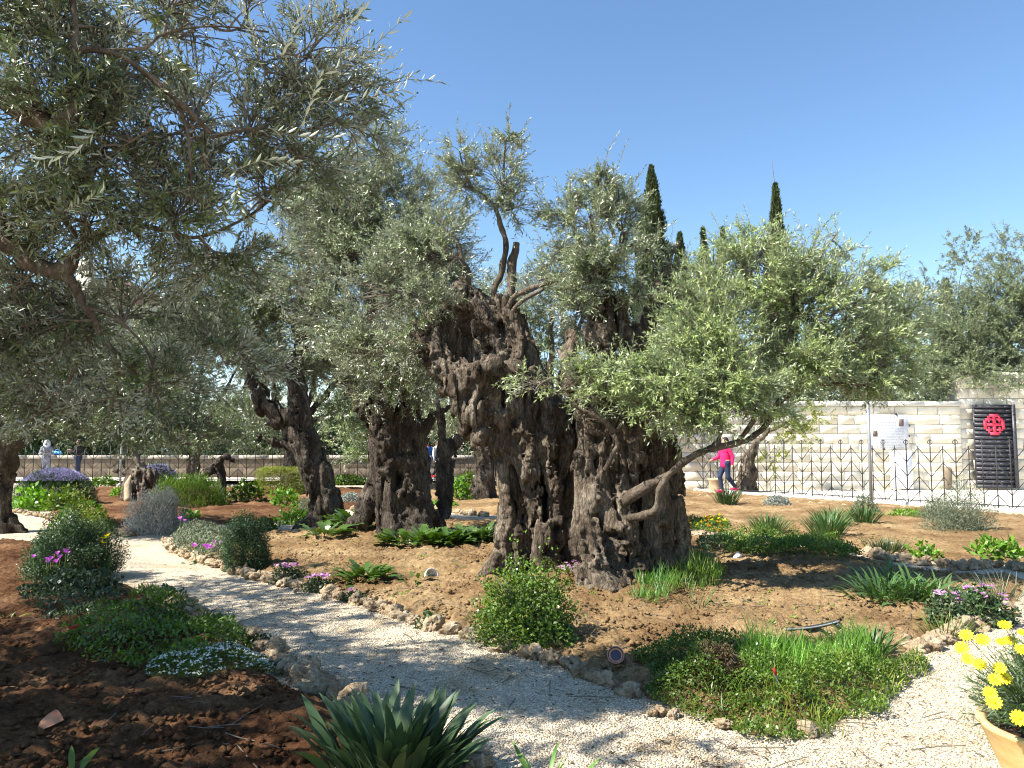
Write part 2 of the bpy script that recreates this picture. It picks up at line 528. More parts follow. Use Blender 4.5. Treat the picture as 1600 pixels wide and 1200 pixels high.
M['black_cloth'] = mat_plain('black_cloth', (0.02, 0.018, 0.022), 0.85)
M['blue_cloth'] = mat_plain('blue_cloth', (0.03, 0.1, 0.34), 0.85)
M['red_cloth'] = mat_plain('red_cloth', (0.6, 0.03, 0.04), 0.85)
M['cyan'] = mat_plain('light_blue_bag', (0.1, 0.38, 0.75), 0.5)
M['hair'] = mat_plain('dark_hair', (0.025, 0.016, 0.012), 0.6)
M['roof'] = mat_rough('brown_roof', (0.14, 0.09, 0.075), (0.22, 0.15, 0.125), 3, 0.9, 10, 0.3)
M['plastic_black'] = mat_plain('black_plastic', (0.05, 0.055, 0.06), 0.4)
M['lens'] = mat_plain('lamp_glass', (0.05, 0.05, 0.07), 0.1)
M['bluestick'] = mat_plain('dark_blue_stick', (0.05, 0.07, 0.14), 0.5)

def mat_soil(name='garden_soil', cs=((0.17, 0.1, 0.046), (0.34, 0.225, 0.11), (0.49, 0.355, 0.19))):
    m, nt, b = new_mat(name)
    v = coords(nt)
    n1 = noise(nt, v, 1.3, 5, 0.6)
    n2 = noise(nt, v, 30, 8, 0.7)
    mx = node(nt, 'ShaderNodeMix', data_type='FLOAT')
    mx.inputs[0].default_value = 0.5
    nt.links.new(n1, mx.inputs[2]); nt.links.new(n2, mx.inputs[3])
    nt.links.new(ramp(nt, mx.outputs[0], [(0.36, cs[0]), (0.5, cs[1]), (0.62, cs[2])]), b.inputs['Base Color'])
    damp = node(nt, 'ShaderNodeMix', data_type='RGBA', blend_type='MULTIPLY')
    src = b.inputs['Base Color'].links[0].from_socket
    nt.links.new(src, damp.inputs['A'])
    nt.links.new(ramp(nt, noise(nt, v, 0.55, 4, 0.65), [(0.36, (0.62, 0.56, 0.52)), (0.56, (1.0, 1.0, 1.0))]), damp.inputs['B'])
    damp.inputs['Factor'].default_value = 1.0
    nt.links.new(damp.outputs['Result'], b.inputs['Base Color'])
    b.inputs['Roughness'].default_value = 0.97
    b.inputs['Specular IOR Level'].default_value = 0.1
    p = bump(nt, None, noise(nt, v, 24, 8, 0.7), 1.0, 0.05)
    bump(nt, b, noise(nt, v, 90, 5, 0.7), 0.8, 0.012, p)
    return m
M['soil'] = mat_soil()
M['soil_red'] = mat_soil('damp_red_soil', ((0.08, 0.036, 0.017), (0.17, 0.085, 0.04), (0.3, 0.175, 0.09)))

def mat_gravel(name='pale_gravel', isl=False):
    m, nt, b = new_mat(name)
    v = coords(nt)
    vo = node(nt, 'ShaderNodeTexVoronoi')
    vo.inputs['Scale'].default_value = 80
    nt.links.new(v, vo.inputs['Vector'])
    if isl:
        g = node(nt, 'ShaderNodeNewGeometry'); fac = g.outputs['Random Per Island']
    else:
        sp = node(nt, 'ShaderNodeSeparateColor'); nt.links.new(vo.outputs['Color'], sp.inputs[0]); fac = sp.outputs[0]
    nt.links.new(ramp(nt, fac, [(0.0, (0.3, 0.225, 0.14)), (0.15, (0.48, 0.39, 0.265)), (0.6, (0.62, 0.52, 0.375)), (1.0, (0.76, 0.68, 0.53))]), b.inputs['Base Color'])
    dirt = node(nt, 'ShaderNodeMix', data_type='RGBA', blend_type='MULTIPLY')
    nt.links.new(b.inputs['Base Color'].links[0].from_socket, dirt.inputs['A'])
    nt.links.new(ramp(nt, noise(nt, v, 1.6, 5, 0.7), [(0.34, (0.78, 0.71, 0.61)), (0.5, (1.0, 1.0, 1.0))]), dirt.inputs['B'])
    dirt.inputs['Factor'].default_value = 1.0
    nt.links.new(dirt.outputs['Result'], b.inputs['Base Color'])
    b.inputs['Roughness'].default_value = 0.9
    b.inputs['Specular IOR Level'].default_value = 0.2
    if not isl:
        inv = node(nt, 'ShaderNodeMath', operation='SUBTRACT'); inv.inputs[0].default_value = 1
        nt.links.new(vo.outputs['Distance'], inv.inputs[1])
        p = bump(nt, None, inv.outputs[0], 1.0, 0.016)
        bump(nt, b, noise(nt, v, 9, 5, 0.7), 0.6, 0.05, p)
    return m
M['gravel'] = mat_gravel()
M['pebble'] = mat_gravel('gravel_pebble', True)
# ------------------------------------------------------------------ leaves and twigs
def add_leaves(mb, base, ax, nrm, L, W, hexa=False, fold=0.12, droop=0.1):
    ax = norm(ax)
    nrm = norm(nrm - ax * (nrm * ax).sum(-1, keepdims=True))
    sd = np.cross(ax, nrm)
    L = L[:, None]; W = W[:, None]
    tip = base + ax * L - nrm * L * droop
    n = len(base)
    if hexa:
        a = base + ax * L * 0.28 + nrm * W * fold
        b = base + ax * L * 0.68 + nrm * (W * fold - L * droop * 0.4)
        V = np.stack([base, a + sd * W * 0.46, b + sd * W * 0.42, tip, b - sd * W * 0.42, a - sd * W * 0.46], 1)
        i = np.arange(n)[:, None] * 6
        Q = np.concatenate([i + [0, 1, 2, 3], i + [0, 3, 4, 5]])
    else:
        a = base + ax * L * 0.45 + nrm * W * fold
        V = np.stack([base, a + sd * W * 0.5, tip, a - sd * W * 0.5], 1)
        Q = np.arange(n)[:, None] * 4 + np.array([0, 1, 2, 3])
    mb.add(V, Q)

def add_tubes(mb, paths, rad, sides=3):
    N, n, _ = paths.shape
    tan = norm(np.gradient(paths, axis=1))
    u = norm(np.cross(tan, np.array([0.3, 0.17, 0.94])))
    w = np.cross(tan, u)
    a = np.linspace(0, 2 * math.pi, sides, endpoint=False)
    V = paths[:, :, None, :] + (u[:, :, None, :] * np.cos(a)[:, None] + w[:, :, None, :] * np.sin(a)[:, None]) * rad[:, :, None, None]
    b = np.arange(N)[:, None, None] * n * sides
    i = np.arange(n - 1)[None, :, None] * sides
    j = np.arange(sides)[None, None, :]
    j2 = (j + 1) % sides
    mb.add(V, np.stack([b + i + j, b + i + j2, b + i + sides + j2, b + i + sides + j], -1).reshape(-1, 4))

def rdir(r, n):
    return norm(r.normal(size=(n, 3)))

def crown(clusters, LL=0.062, LW=0.013, dens=2.4, hexa=False, seed=1, twigL=0.26, nl=14, up=0.35, stems=True, hole=-0.14, sec_r=0.018, nsc=2.0, sprays=0.3):
    """clusters: (centre, radii, anchor, density). Returns (leaf mesh builder, branch mesh builder)"""
    r = np.random.default_rng(seed)
    lf, br = MB(), MB()
    for cl in clusters:
        c, rd, an = np.asarray(cl[0], float), np.asarray(cl[1], float), np.asarray(cl[2], float)
        dm = cl[3] if len(cl) > 3 else 1.0
        area = math.pi * (rd[0] * rd[2] + rd[0] * rd[1] * 0.5) / 1.2
        nt = max(12, int(dens * dm * area / (LL * LW * 0.34 * nl)))
        npb = 9
        nb = max(4, nt // npb)
        # secondary limb
        mid = (an + c) / 2 + r.normal(size=3) * 0.1 * np.linalg.norm(c - an)
        t = np.linspace(0, 1, 9)[:, None]
        sec = (1 - t) ** 2 * an + 2 * t * (1 - t) * mid + t * t * (c + r.normal(size=3) * 0.08)
        R = np.linspace(sec_r, sec_r * 0.35, 9) * (1 + 0.5 * min(1, np.linalg.norm(c - an)))
        add_tubes(br, sec[None], R[None], 6)
        # branchlets
        ts = r.uniform(0.35, 1, nb)
        S = np.stack([np.interp(ts, t[:, 0], sec[:, k]) for k in range(3)], 1)
        d = rdir(r, nb); d[:, 2] = d[:, 2] * 0.9 + 0.12
        d = norm(d)
        E = c + d * rd * r.uniform(0.35, 1.0, nb)[:, None] ** 0.6 * (1 + 0.22 * vnoise(d * 2.1 + c))[:, None]
        C = (S + E) / 2 + r.normal(size=(nb, 3)) * 0.1 * np.linalg.norm(E - S, axis=1)[:, None] + np.array([0, 0, 0.04])
        tt = np.linspace(0, 1, 6)[None, :, None]
        pth = (1 - tt) ** 2 * S[:, None] + 2 * tt * (1 - tt) * C[:, None] + tt * tt * E[:, None]
        if stems:
            rr = np.linspace(0.0055, 0.002, 6)[None] * r.uniform(0.8, 1.5, nb)[:, None]
            add_tubes(br, pth, rr, 3)
        tw = r.uniform(0.2, 1, (nb, npb)) ** 0.8
        tw[:, 0] = 1.0
        B = lambda s: (1 - s) ** 2 * S[:, None] + 2 * s * (1 - s) * C[:, None] + s * s * E[:, None]
        p = B(tw[..., None]).reshape(-1, 3)
        tg = norm((2 * (1 - tw[..., None]) * (C - S)[:, None] + 2 * tw[..., None] * (E - C)[:, None]).reshape(-1, 3))
        keep = (fbm(p * nsc + 3.1, 2) > hole) | np.tile(np.arange(npb) == 0, nb)
        outw = norm((p - c) / rd)
        dr = norm(tg * 0.55 + rdir(r, len(p)) * 0.65 + outw * 0.3 + np.array([0, 0, up]))
        p, dr = p[keep], dr[keep]
        def twigs(p, dr, tl, nl):
            n = len(p)
            if not n: return
            s = np.linspace(0.08, 1, nl)[None, :] * np.ones((n, 1))
            bend = rdir(r, n) * 0.22 + np.array([0, 0, -0.16])
            q = p[:, None] + dr[:, None] * (s * tl[:, None])[..., None] + bend[:, None] * (s ** 2 * tl[:, None])[..., None]
            td = norm(dr[:, None] + 2 * bend[:, None] * s[..., None])
            if stems:
                k = [0, nl // 2, nl - 1]
                path = np.concatenate([p[:, None], q[:, k[1:]]], 1)
                add_tubes(br, path, np.array([[0.0024, 0.0018, 0.001]]) * np.ones((n, 1)), 3)
            u = norm(np.cross(td, np.array([0.2, 0.35, 0.9])))
            w = np.cross(td, u)
            kk = np.arange(nl)
            ph = (kk // 2) * (math.pi / 2) + (kk % 2) * math.pi
            ph = ph[None] + r.uniform(0, 6.28, (n, 1)) + r.normal(size=(n, nl)) * 0.35
            pp = u * np.cos(ph)[..., None] + w * np.sin(ph)[..., None]
            an_ = r.uniform(0.45, 1.05, (n, nl))[..., None]
            an_[:, -1] = 0.15
            ax = td * np.cos(an_) + pp * np.sin(an_)
            nm = td * np.sin(an_) - pp * np.cos(an_) + np.array([0, 0, 0.45]) + r.normal(size=pp.shape) * 0.25
            Ls = LL * r.uniform(0.65, 1.2, (n, nl)) * (1 - 0.35 * s ** 3) * r.uniform(.8, 1.15, (n, 1))
            Ws = LW * r.uniform(0.75, 1.2, (n, nl))
            ok = (r.uniform(size=(n, nl)) > 0.07).ravel()
            add_leaves(lf, q.reshape(-1, 3)[ok], ax.reshape(-1, 3)[ok], nm.reshape(-1, 3)[ok], Ls.ravel()[ok], Ws.ravel()[ok], hexa)
        twigs(p, dr, r.uniform(0.45, 1.1, len(p)) * twigL, nl)
        # long young shoots standing out of the crown
        oz = norm((E - c) / rd)
        pk = (r.uniform(size=nb) < sprays) & (oz[:, 2] > -0.1)
        if pk.any():
            sp_ = E[pk]
            sd_ = norm(oz[pk] * 0.7 + np.array([0, 0, 0.65]) + rdir(r, pk.sum()) * 0.35)
            twigs(sp_, sd_, r.uniform(1.1, 2.0, len(sp_)) * twigL, int(nl * 1.7))
    return lf, br

# ------------------------------------------------------------------ ground: one wide sheet, raised soil beds, gravel
def poly_sd(pts, poly):
    """signed distance, positive inside"""
    x, y = pts[:, 0], pts[:, 1]
    d = np.full(len(pts), 1e9); ins = np.zeros(len(pts), bool)
    n = len(poly)
    for i in range(n):
        a, b = poly[i], poly[(i + 1) % n]
        e = b - a
        t = np.clip(((x - a[0]) * e[0] + (y - a[1]) * e[1]) / (e @ e + 1e-12), 0, 1)
        d = np.minimum(d, (x - a[0] - t * e[0]) ** 2 + (y - a[1] - t * e[1]) ** 2)
        c = ((a[1] > y) != (b[1] > y)) & (x < (b[0] - a[0]) * (y - a[1]) / (b[1] - a[1] + 1e-12) + a[0])
        ins ^= c
    return np.where(ins, 1, -1) * np.sqrt(d)

def px_poly(l):
    return np.array([G(x, y, 0.0)[:2] for x, y in l])

BED = {
 'near_left': px_poly([(-700, 900), (-100, 858), (10, 842), (70, 850), (165, 872), (195, 905), (255, 935), (330, 985), (395, 1000), (425, 1040), (480, 1072), (540, 1098), (620, 1135), (700, 1170), (760, 1215), (900, 1420), (800, 2100), (-1500, 2100), (-1500, 1000)]),
 'middle': px_poly([(258, 838), (262, 858), (320, 885), (400, 905), (470, 925), (560, 948), (640, 978), (700, 995), (760, 1012), (840, 1035), (900, 1055), (960, 1080), (1010, 1100), (1080, 1128), (1150, 1155), (1222, 1165), (1290, 1152), (1370, 1105), (1420, 1062), (1445, 1024), (1475, 1004), (1545, 980), (1600, 945), (1640, 915), (1580, 900), (1500, 900), (1440, 898), (1380, 884), (1330, 870), (1250, 858), (1150, 850), (1080, 842), (1000, 836), (880, 826), (760, 812), (640, 812), (560, 818), (470, 836), (400, 832), (330, 830)]),
 'back_left': px_poly([(60, 812), (120, 824), (190, 832), (260, 828), (360, 820), (430, 816), (520, 800), (590, 790), (610, 772), (560, 762), (440, 757), (150, 762), (90, 785)]),
 'back_right': px_poly([(620, 800), (700, 800), (800, 808), (900, 814), (1000, 822), (1080, 828), (1160, 838), (1250, 845), (1330, 857), (1440, 876), (1500, 884), (1560, 882), (1640, 892), (1900, 890), (1900, 830), (1640, 812), (1500, 801), (1430, 795), (1300, 785), (1200, 779), (1075, 769), (900, 764), (640, 757)]),
}
MOUNDS = [((0.9, 8.0), 1.6, 0.10), ((-2.3, 13.5), 1.5, 0.10), ((3.8, 8.8), 1.8, 0.05)]

def ground_h(xy, fine=True):
    xy = np.atleast_2d(xy)
    h = np.full(len(xy), -0.03)
    for k, poly in BED.items():
        sd = poly_sd(xy, poly)
        t = np.clip((sd + 0.05) / 0.4, 0, 1)
        hb = -0.04 + t * t * (3 - 2 * t) * 0.12
        h = np.maximum(h, hb)
    for c, r_, a in MOUNDS:
        d2 = ((xy - np.array(c)) ** 2).sum(1) / r_ ** 2
        h = h + np.where(h > 0, a * np.exp(-d2 * 2), 0)
    return h

def gz(x, y):
    return float(max(0.0, ground_h(np.array([[x, y]]))[0]))

def GP(px, py):
    """ground point under photo pixel, on top of bed or gravel"""
    p = G(px, py, 0.0)
    for _ in range(3):
        p = G(px, py, gz(p[0], p[1]))
    return p

def make_bed(key, name, near, far, x0, x1, dx, y0, y1, k, dmin):
    ys = [y0]
    while ys[-1] < y1: ys.append(ys[-1] + max(dmin, ys[-1] * k))
    ys = np.array(ys); xs = np.arange(x0, x1, dx)
    X, Y = np.meshgrid(xs, ys, indexing='ij')
    xy = np.stack([X.ravel(), Y.ravel()], 1)
    sd = poly_sd(xy, BED[key])
    h = ground_h(xy)
    p3 = np.concatenate([xy, np.zeros((len(xy), 1))], 1)
    amp = np.clip((sd + 0.02) / 0.15, 0, 1)
    n = fbm(p3 * 1.1, 2) * 0.03 + fbm(p3 * 5.0 + 7, 3) * 0.035
    c = fbm(p3 * 16 + 3, 3)
    n = n + np.maximum(c, -0.15) * 0.055
    Z = np.where(sd > -0.02, h + amp * n, h)
    keep = (sd > -0.12).reshape(X.shape)
    V = np.stack([X.ravel(), Y.ravel(), Z], 1)
    idx = np.arange(X.size).reshape(X.shape)
    q = np.stack([idx[:-1, :-1], idx[1:, :-1], idx[1:, 1:], idx[:-1, 1:]], -1)
    kq = keep[:-1, :-1] & keep[1:, :-1] & keep[1:, 1:] & keep[:-1, 1:]
    q = q[kq]
    used, inv = np.unique(q, return_inverse=True)
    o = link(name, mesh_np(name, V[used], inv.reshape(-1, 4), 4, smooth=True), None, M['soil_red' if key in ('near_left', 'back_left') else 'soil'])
    return tag(o, kind='structure')

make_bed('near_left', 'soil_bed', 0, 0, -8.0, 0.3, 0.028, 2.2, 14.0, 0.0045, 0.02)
make_bed('middle', 'soil_bed', 0, 0, -6.5, 7.2, 0.03, 3.8, 14.5, 0.0042, 0.02)
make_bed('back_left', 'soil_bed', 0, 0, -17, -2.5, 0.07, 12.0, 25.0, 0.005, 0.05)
make_bed('back_right', 'soil_bed', 0, 0, -3.5, 22, 0.07, 9.0, 26.0, 0.004, 0.04)

mb = MB()
g = np.array([-1500, -400, -100, -40, 40, 100, 400, 1500.0])
X, Y = np.meshgrid(g, g + 20, indexing='ij')
idx = np.arange(64).reshape(8, 8)
mb.add(np.stack([X.ravel(), Y.ravel(), np.full(64, -0.035)], 1), np.stack([idx[:-1, :-1], idx[1:, :-1], idx[1:, 1:], idx[:-1, 1:]], -1).reshape(-1, 4))
tag(link('ground', mb.mesh('ground'), None, mat_rough('dry_ground', (0.3, 0.25, 0.18), (0.42, 0.36, 0.27), 0.5, 0.95, 20, 0.5)), kind='structure')
# gravel path sheet with its own low undulation
xs, ys = np.arange(-14, 20.1, 0.12), np.arange(1.0, 22.1, 0.12)
X, Y = np.meshgrid(xs, ys, indexing='ij')
p3 = np.stack([X.ravel(), Y.ravel(), 0 * X.ravel()], 1)
Z = fbm(p3 * 0.9, 3) * 0.018
idx = np.arange(X.size).reshape(X.shape)
o = link('gravel_path', mesh_np('gravel_path', np.stack([X.ravel(), Y.ravel(), Z], 1), np.stack([idx[:-1, :-1], idx[1:, :-1], idx[1:, 1:], idx[:-1, 1:]], -1).reshape(-1, 4), 4, True), None, M['gravel'])
tag(o, kind='structure')

def lumps(name, pos, size, mat, kind='stuff', flat=0.7, seed=5):
    """many small octahedral lumps in one mesh"""
    r = np.random.default_rng(seed)
    n = len(pos)
    base = np.array([[1, 0, 0], [0, 1, 0], [-1, 0, 0], [0, -1, 0], [0, 0, 1], [0, 0, -0.6]], float)
    V = base[None] * (1 + r.uniform(-0.4, 0.4, (n, 6, 1))) * size[:, None, None]
    V[..., 2] *= flat
    a = r.uniform(0, 6.28, n)
    ca, sa = np.cos(a)[:, None], np.sin(a)[:, None]
    x, y = V[..., 0] * ca - V[..., 1] * sa, V[..., 0] * sa + V[..., 1] * ca
    V = np.stack([x, y, V[..., 2]], -1) + pos[:, None]
    f = np.array([[0, 1, 4], [1, 2, 4], [2, 3, 4], [3, 0, 4], [1, 0, 5], [2, 1, 5], [3, 2, 5], [0, 3, 5]])
    T = np.arange(n)[:, None, None] * 6 + f
    o = link(name, mesh_np(name, V.reshape(-1, 3), T.reshape(-1, 3), 3), None, mat)
    return tag(o, kind=kind)

def scatter_px(n, x0, x1, y0, y1, seed, bias=1.0):
    """random ground points, denser near the viewer's side of the garden"""
    r = np.random.default_rng(seed)
    u = r.uniform(0, 1, n) ** bias
    Yd = y0 * (y1 / y0) ** u
    X = r.uniform(x0, x1, n)
    return np.stack([X, Yd], 1)

pt = scatter_px(90000, -2.6, 4.2, 3.0, 11.0, 11, 1.35)
h = ground_h(pt)
pt = pt[h < -0.02]
z = fbm(np.concatenate([pt, np.zeros((len(pt), 1))], 1) * 0.9, 3) * 0.018 + 0.002
lumps('loose_gravel', np.column_stack([pt, z]), np.random.default_rng(2).uniform(0.004, 0.009, len(pt)), M['pebble'])
pt = scatter_px(26000, -5.0, 7.0, 2.8, 14.0, 12, 1.2)
h = ground_h(pt)
pt, h = pt[h > 0.03], h[h > 0.03]
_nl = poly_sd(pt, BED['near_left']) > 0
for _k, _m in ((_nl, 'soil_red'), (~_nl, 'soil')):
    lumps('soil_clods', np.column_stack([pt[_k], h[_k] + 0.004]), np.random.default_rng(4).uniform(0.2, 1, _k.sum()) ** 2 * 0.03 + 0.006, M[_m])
# ------------------------------------------------------------------ bark relief for the old trunks
def bark_disp(amp=1.0, zs=0.33, sc=1.0, burl=None):
    """long upright furrows, cross wrinkles, pits; knobs above the height burl"""
    def f(p):
        q = p * sc
        w = np.stack([vnoise(q * 1.3 + 9), vnoise(q * 1.3 + 29), vnoise(q * 1.3 + 49)], -1) * 0.2
        s = (q + w) * np.array([1, 1, zs * .55])
        ridge = 1 - np.abs(fbm(s * 4.9, 2)) * 2.6
        ridge2 = 1 - np.abs(fbm(s * 12 + 4, 2)) * 2.4
        gro = np.abs(fbm(s * 3.6 + 60, 2))
        gro2 = np.abs(vnoise(s * 8.5 + 90))
        lump = fbm(q * 3.1 + 2, 2)
        pit = fbm(q * 8.0 + 17, 3)
        k = 0.8 if burl is None else 0.85 + .8 * np.clip((q[..., 2] - burl) / 0.4, 0, 1)
        cr = np.abs(fbm((q + w) * np.array([0.5, 0.5, 1.6]) * 6 + 40, 2))
        wr = np.abs(vnoise((q + w * .9) * np.array([3.2, 3.2, 15.0]) + 80))
        return amp * (ridge * 0.038 + ridge2 * 0.024 + k * (lump * 0.055 - np.maximum(pit - 0.17, 0) * 0.26) - np.maximum(0.065 - cr, 0) * 0.34
                      - np.maximum(0.11 - gro, 0) * 0.8 - np.maximum(0.12 - gro2, 0) * 0.18 - np.maximum(0.25 - wr, 0) * 0.075 - 0.008)
    return f

def chain(pts, k=0.05, sub=False):
    """pts: (px, py, Y, r)"""
    return cap_chain([P(a, b, c) for a, b, c, _ in pts], [q[3] for q in pts], k, sub)

def tree_thing(name, label, base, cat='tree', group=None):
    return thing(name, label, cat, base, 0, group)

def put(name, mb_, root, mat, smooth=False, kind=None):
    o = link(name, mb_.mesh(name, smooth, tuple(root.location)), root, mat)
    if kind: o['kind'] = kind
    return o

def limbs(root, specs, mat=None, rough=0.45, sides=9, name='limb'):
    """specs: lists of (px, py, Y, r); each limb a mesh of its own"""
    for s in specs:
        pts, rad = smooth_path([P(a, b, c) for a, b, c, _ in s], [q[3] for q in s], n=max(12, len(s) * 7))
        m_ = MB()
        jit = np.stack([vnoise(pts * 5 + 7), vnoise(pts * 5 + 17), vnoise(pts * 5 + 27)], -1) * rad[:, None] * 0.5
        m_.tube(pts + jit, rad, sides, rough)
        put(name, m_, root, mat or M['limb'], True)

# ================= the great old olive
T1 = tree_thing('olive_tree', 'huge ancient olive with a hollow, furrowed double trunk in the middle of the soil bed', (0.9, 8.1, 0.0))
pr = []
# left mass
pr += chain([(765, 925, 8.5, .22), (800, 880, 8.55, .21), (803, 830, 8.6, .16), (796, 770, 8.62, .13), (792, 720, 8.62, .14), (795, 670, 8.65, .19), (790, 620, 8.7, .22)], .018)
pr += chain([(748, 935, 8.45, .13), (775, 900, 8.5, .17)], .06)
pr += chain([(862, 925, 8.4, .17), (852, 870, 8.42, .15), (845, 820, 8.45, .13), (832, 760, 8.45, .12), (826, 710, 8.5, .11), (820, 660, 8.55, .13), (820, 610, 8.65, .18)], .018)
pr += chain([(838, 900, 8.5, .09), (830, 850, 8.55, .08), (818, 790, 8.6, .07), (812, 730, 8.6, .07)], .015)
pr += chain([(895, 900, 8.75, .15), (888, 830, 8.75, .14), (880, 760, 8.75, .15), (872, 700, 8.75, .19), (855, 640, 8.75, .2)], .02)
pr += chain([(868, 840, 8.55, .1), (862, 760, 8.55, .1), (858, 690, 8.6, .12)], .015)
pr += chain([(840, 920, 9.25, .36), (838, 780, 9.25, .32), (832, 680, 9.2, .33), (820, 610, 9.1, .33)], .08)
# bulge and burl on the left
pr += chain([(737, 645, 8.34, .18), (750, 622, 8.45, .16)], .04) + chain([(722, 668, 8.42, .09)], .03) + chain([(752, 680, 8.35, .12)], .03)
pr += chain([(748, 648, 8.5, .19), (790, 640, 8.6, .2)], .06)
pr += chain([(725, 612, 8.5, .17), (765, 600, 8.5, .19), (800, 590, 8.55, .18)], .05)
pr += chain([(690, 575, 8.65, .15), (728, 590, 8.5, .16)], .04) + chain([(700, 605, 8.6, .12)], .04)
pr += chain([(668, 530, 8.8, .11), (678, 560, 8.75, .14), (700, 585, 8.65, .15)], .04)
pr += chain([(655, 545, 8.75, .08)], .03)
pr += chain([(735, 588, 8.38, .13), (770, 572, 8.35, .14), (812, 578, 8.45, .13), (830, 590, 8.6, .1)], .03)
pr += chain([(700, 560, 8.5, .1), (720, 572, 8.45, .1)], .03)
# hollow shell above
pr += chain([(820, 590, 8.85, .16), (812, 540, 8.9, .15), (800, 500, 8.95, .14), (790, 475, 9.0, .12)], .05)
pr += chain([(836, 590, 8.95, .09), (822, 540, 9.0, .1), (808, 500, 9.0, .1)], .04)
pr += chain([(790, 550, 8.95, .16), (765, 510, 9.0, .15), (745, 480, 9.05, .12), (722, 458, 9.05, .08)], .05)
pr += chain([(715, 448, 9.05, .06), (722, 470, 9.0, .08)], .03)
pr += chain([(760, 560, 9.3, .22), (735, 520, 9.3, .16), (715, 490, 9.25, .12)], .06)
pr += chain([(668, 530, 8.85, .1), (672, 505, 8.95, .09), (692, 480, 9.05, .08), (700, 465, 9.1, .05)], .03)
pr += chain([(655, 520, 8.85, .07), (662, 505, 8.9, .06)], .03)
pr += chain([(730, 492, 8.8, .13), (742, 520, 8.8, .19), (750, 545, 8.75, .17)], .03, True)
pr += chain([(745, 575, 9.35, .3), (745, 520, 9.4, .26), (735, 475, 9.35, .16)], .08)
pr += chain([(690, 560, 9.1, .17), (698, 520, 9.15, .15), (706, 482, 9.2, .1)], .06)
pr += chain([(905, 920, 9.0, .25), (905, 780, 9.0, .22), (905, 660, 9.05, .18), (900, 630, 9.0, .12)], .06)
# right mass
pr += chain([(958, 952, 7.4, .2), (935, 915, 7.6, .2), (922, 870, 7.72, .16), (912, 820, 7.8, .12), (908, 770, 7.85, .1), (916, 715, 7.9, .12), (926, 665, 8.0, .16), (935, 625, 8.1, .19)], .018)
pr += chain([(945, 945, 7.5, .16), (965, 940, 7.45, .14)], .05)
pr += chain([(965, 915, 7.7, .17), (955, 860, 7.78, .15), (948, 800, 7.82, .13), (945, 745, 7.9, .15), (958, 690, 7.95, .18), (965, 640, 8.05, .2)], .018)
pr += chain([(935, 860, 7.68, .07), (928, 800, 7.75, .07), (925, 740, 7.85, .07)], .02)
pr += chain([(995, 905, 7.85, .16), (990, 860, 7.9, .14), (975, 815, 7.85, .12), (970, 770, 7.85, .13), (985, 710, 7.95, .18), (1000, 655, 8.1, .2)], .018)
pr += chain([(1030, 905, 8.0, .2), (1025, 860, 8.05, .17), (1025, 800, 8.05, .14), (1030, 740, 8.1, .15), (1020, 680, 8.2, .17)], .02)
pr += chain([(1062, 900, 8.25, .16), (1055, 850, 8.28, .16), (1048, 790, 8.3, .16), (1045, 730, 8.35, .13), (1030, 680, 8.4, .14)], .025)
pr += chain([(985, 925, 8.6, .44), (985, 800, 8.6, .38), (980, 700, 8.58, .35), (965, 635, 8.5, .3)], .08)
pr += chain([(930, 640, 8.1, .14), (900, 610, 8.25, .12)], .05)
for a in [(975, 775, 7.72, .085), (990, 800, 7.75, .07), (965, 825, 7.68, .07), (945, 780, 7.74, .06), (1032, 812, 7.95, .1), (1040, 840, 8.0, .08), (925, 925, 7.45, .09), (912, 800, 7.75, .08), (1010, 880, 7.85, .08), (940, 700, 7.82, .1)]:
    pr += chain([a], .018)
pr += chain([(1003, 795, 7.75, .1), (1008, 845, 7.8, .1)], .03, True)
pr += chain([(998, 735, 7.8, .05), (1018, 690, 7.95, .05)], .02, True)
pr += chain([(975, 880, 7.55, .035), (968, 845, 7.6, .04)], .02, True)
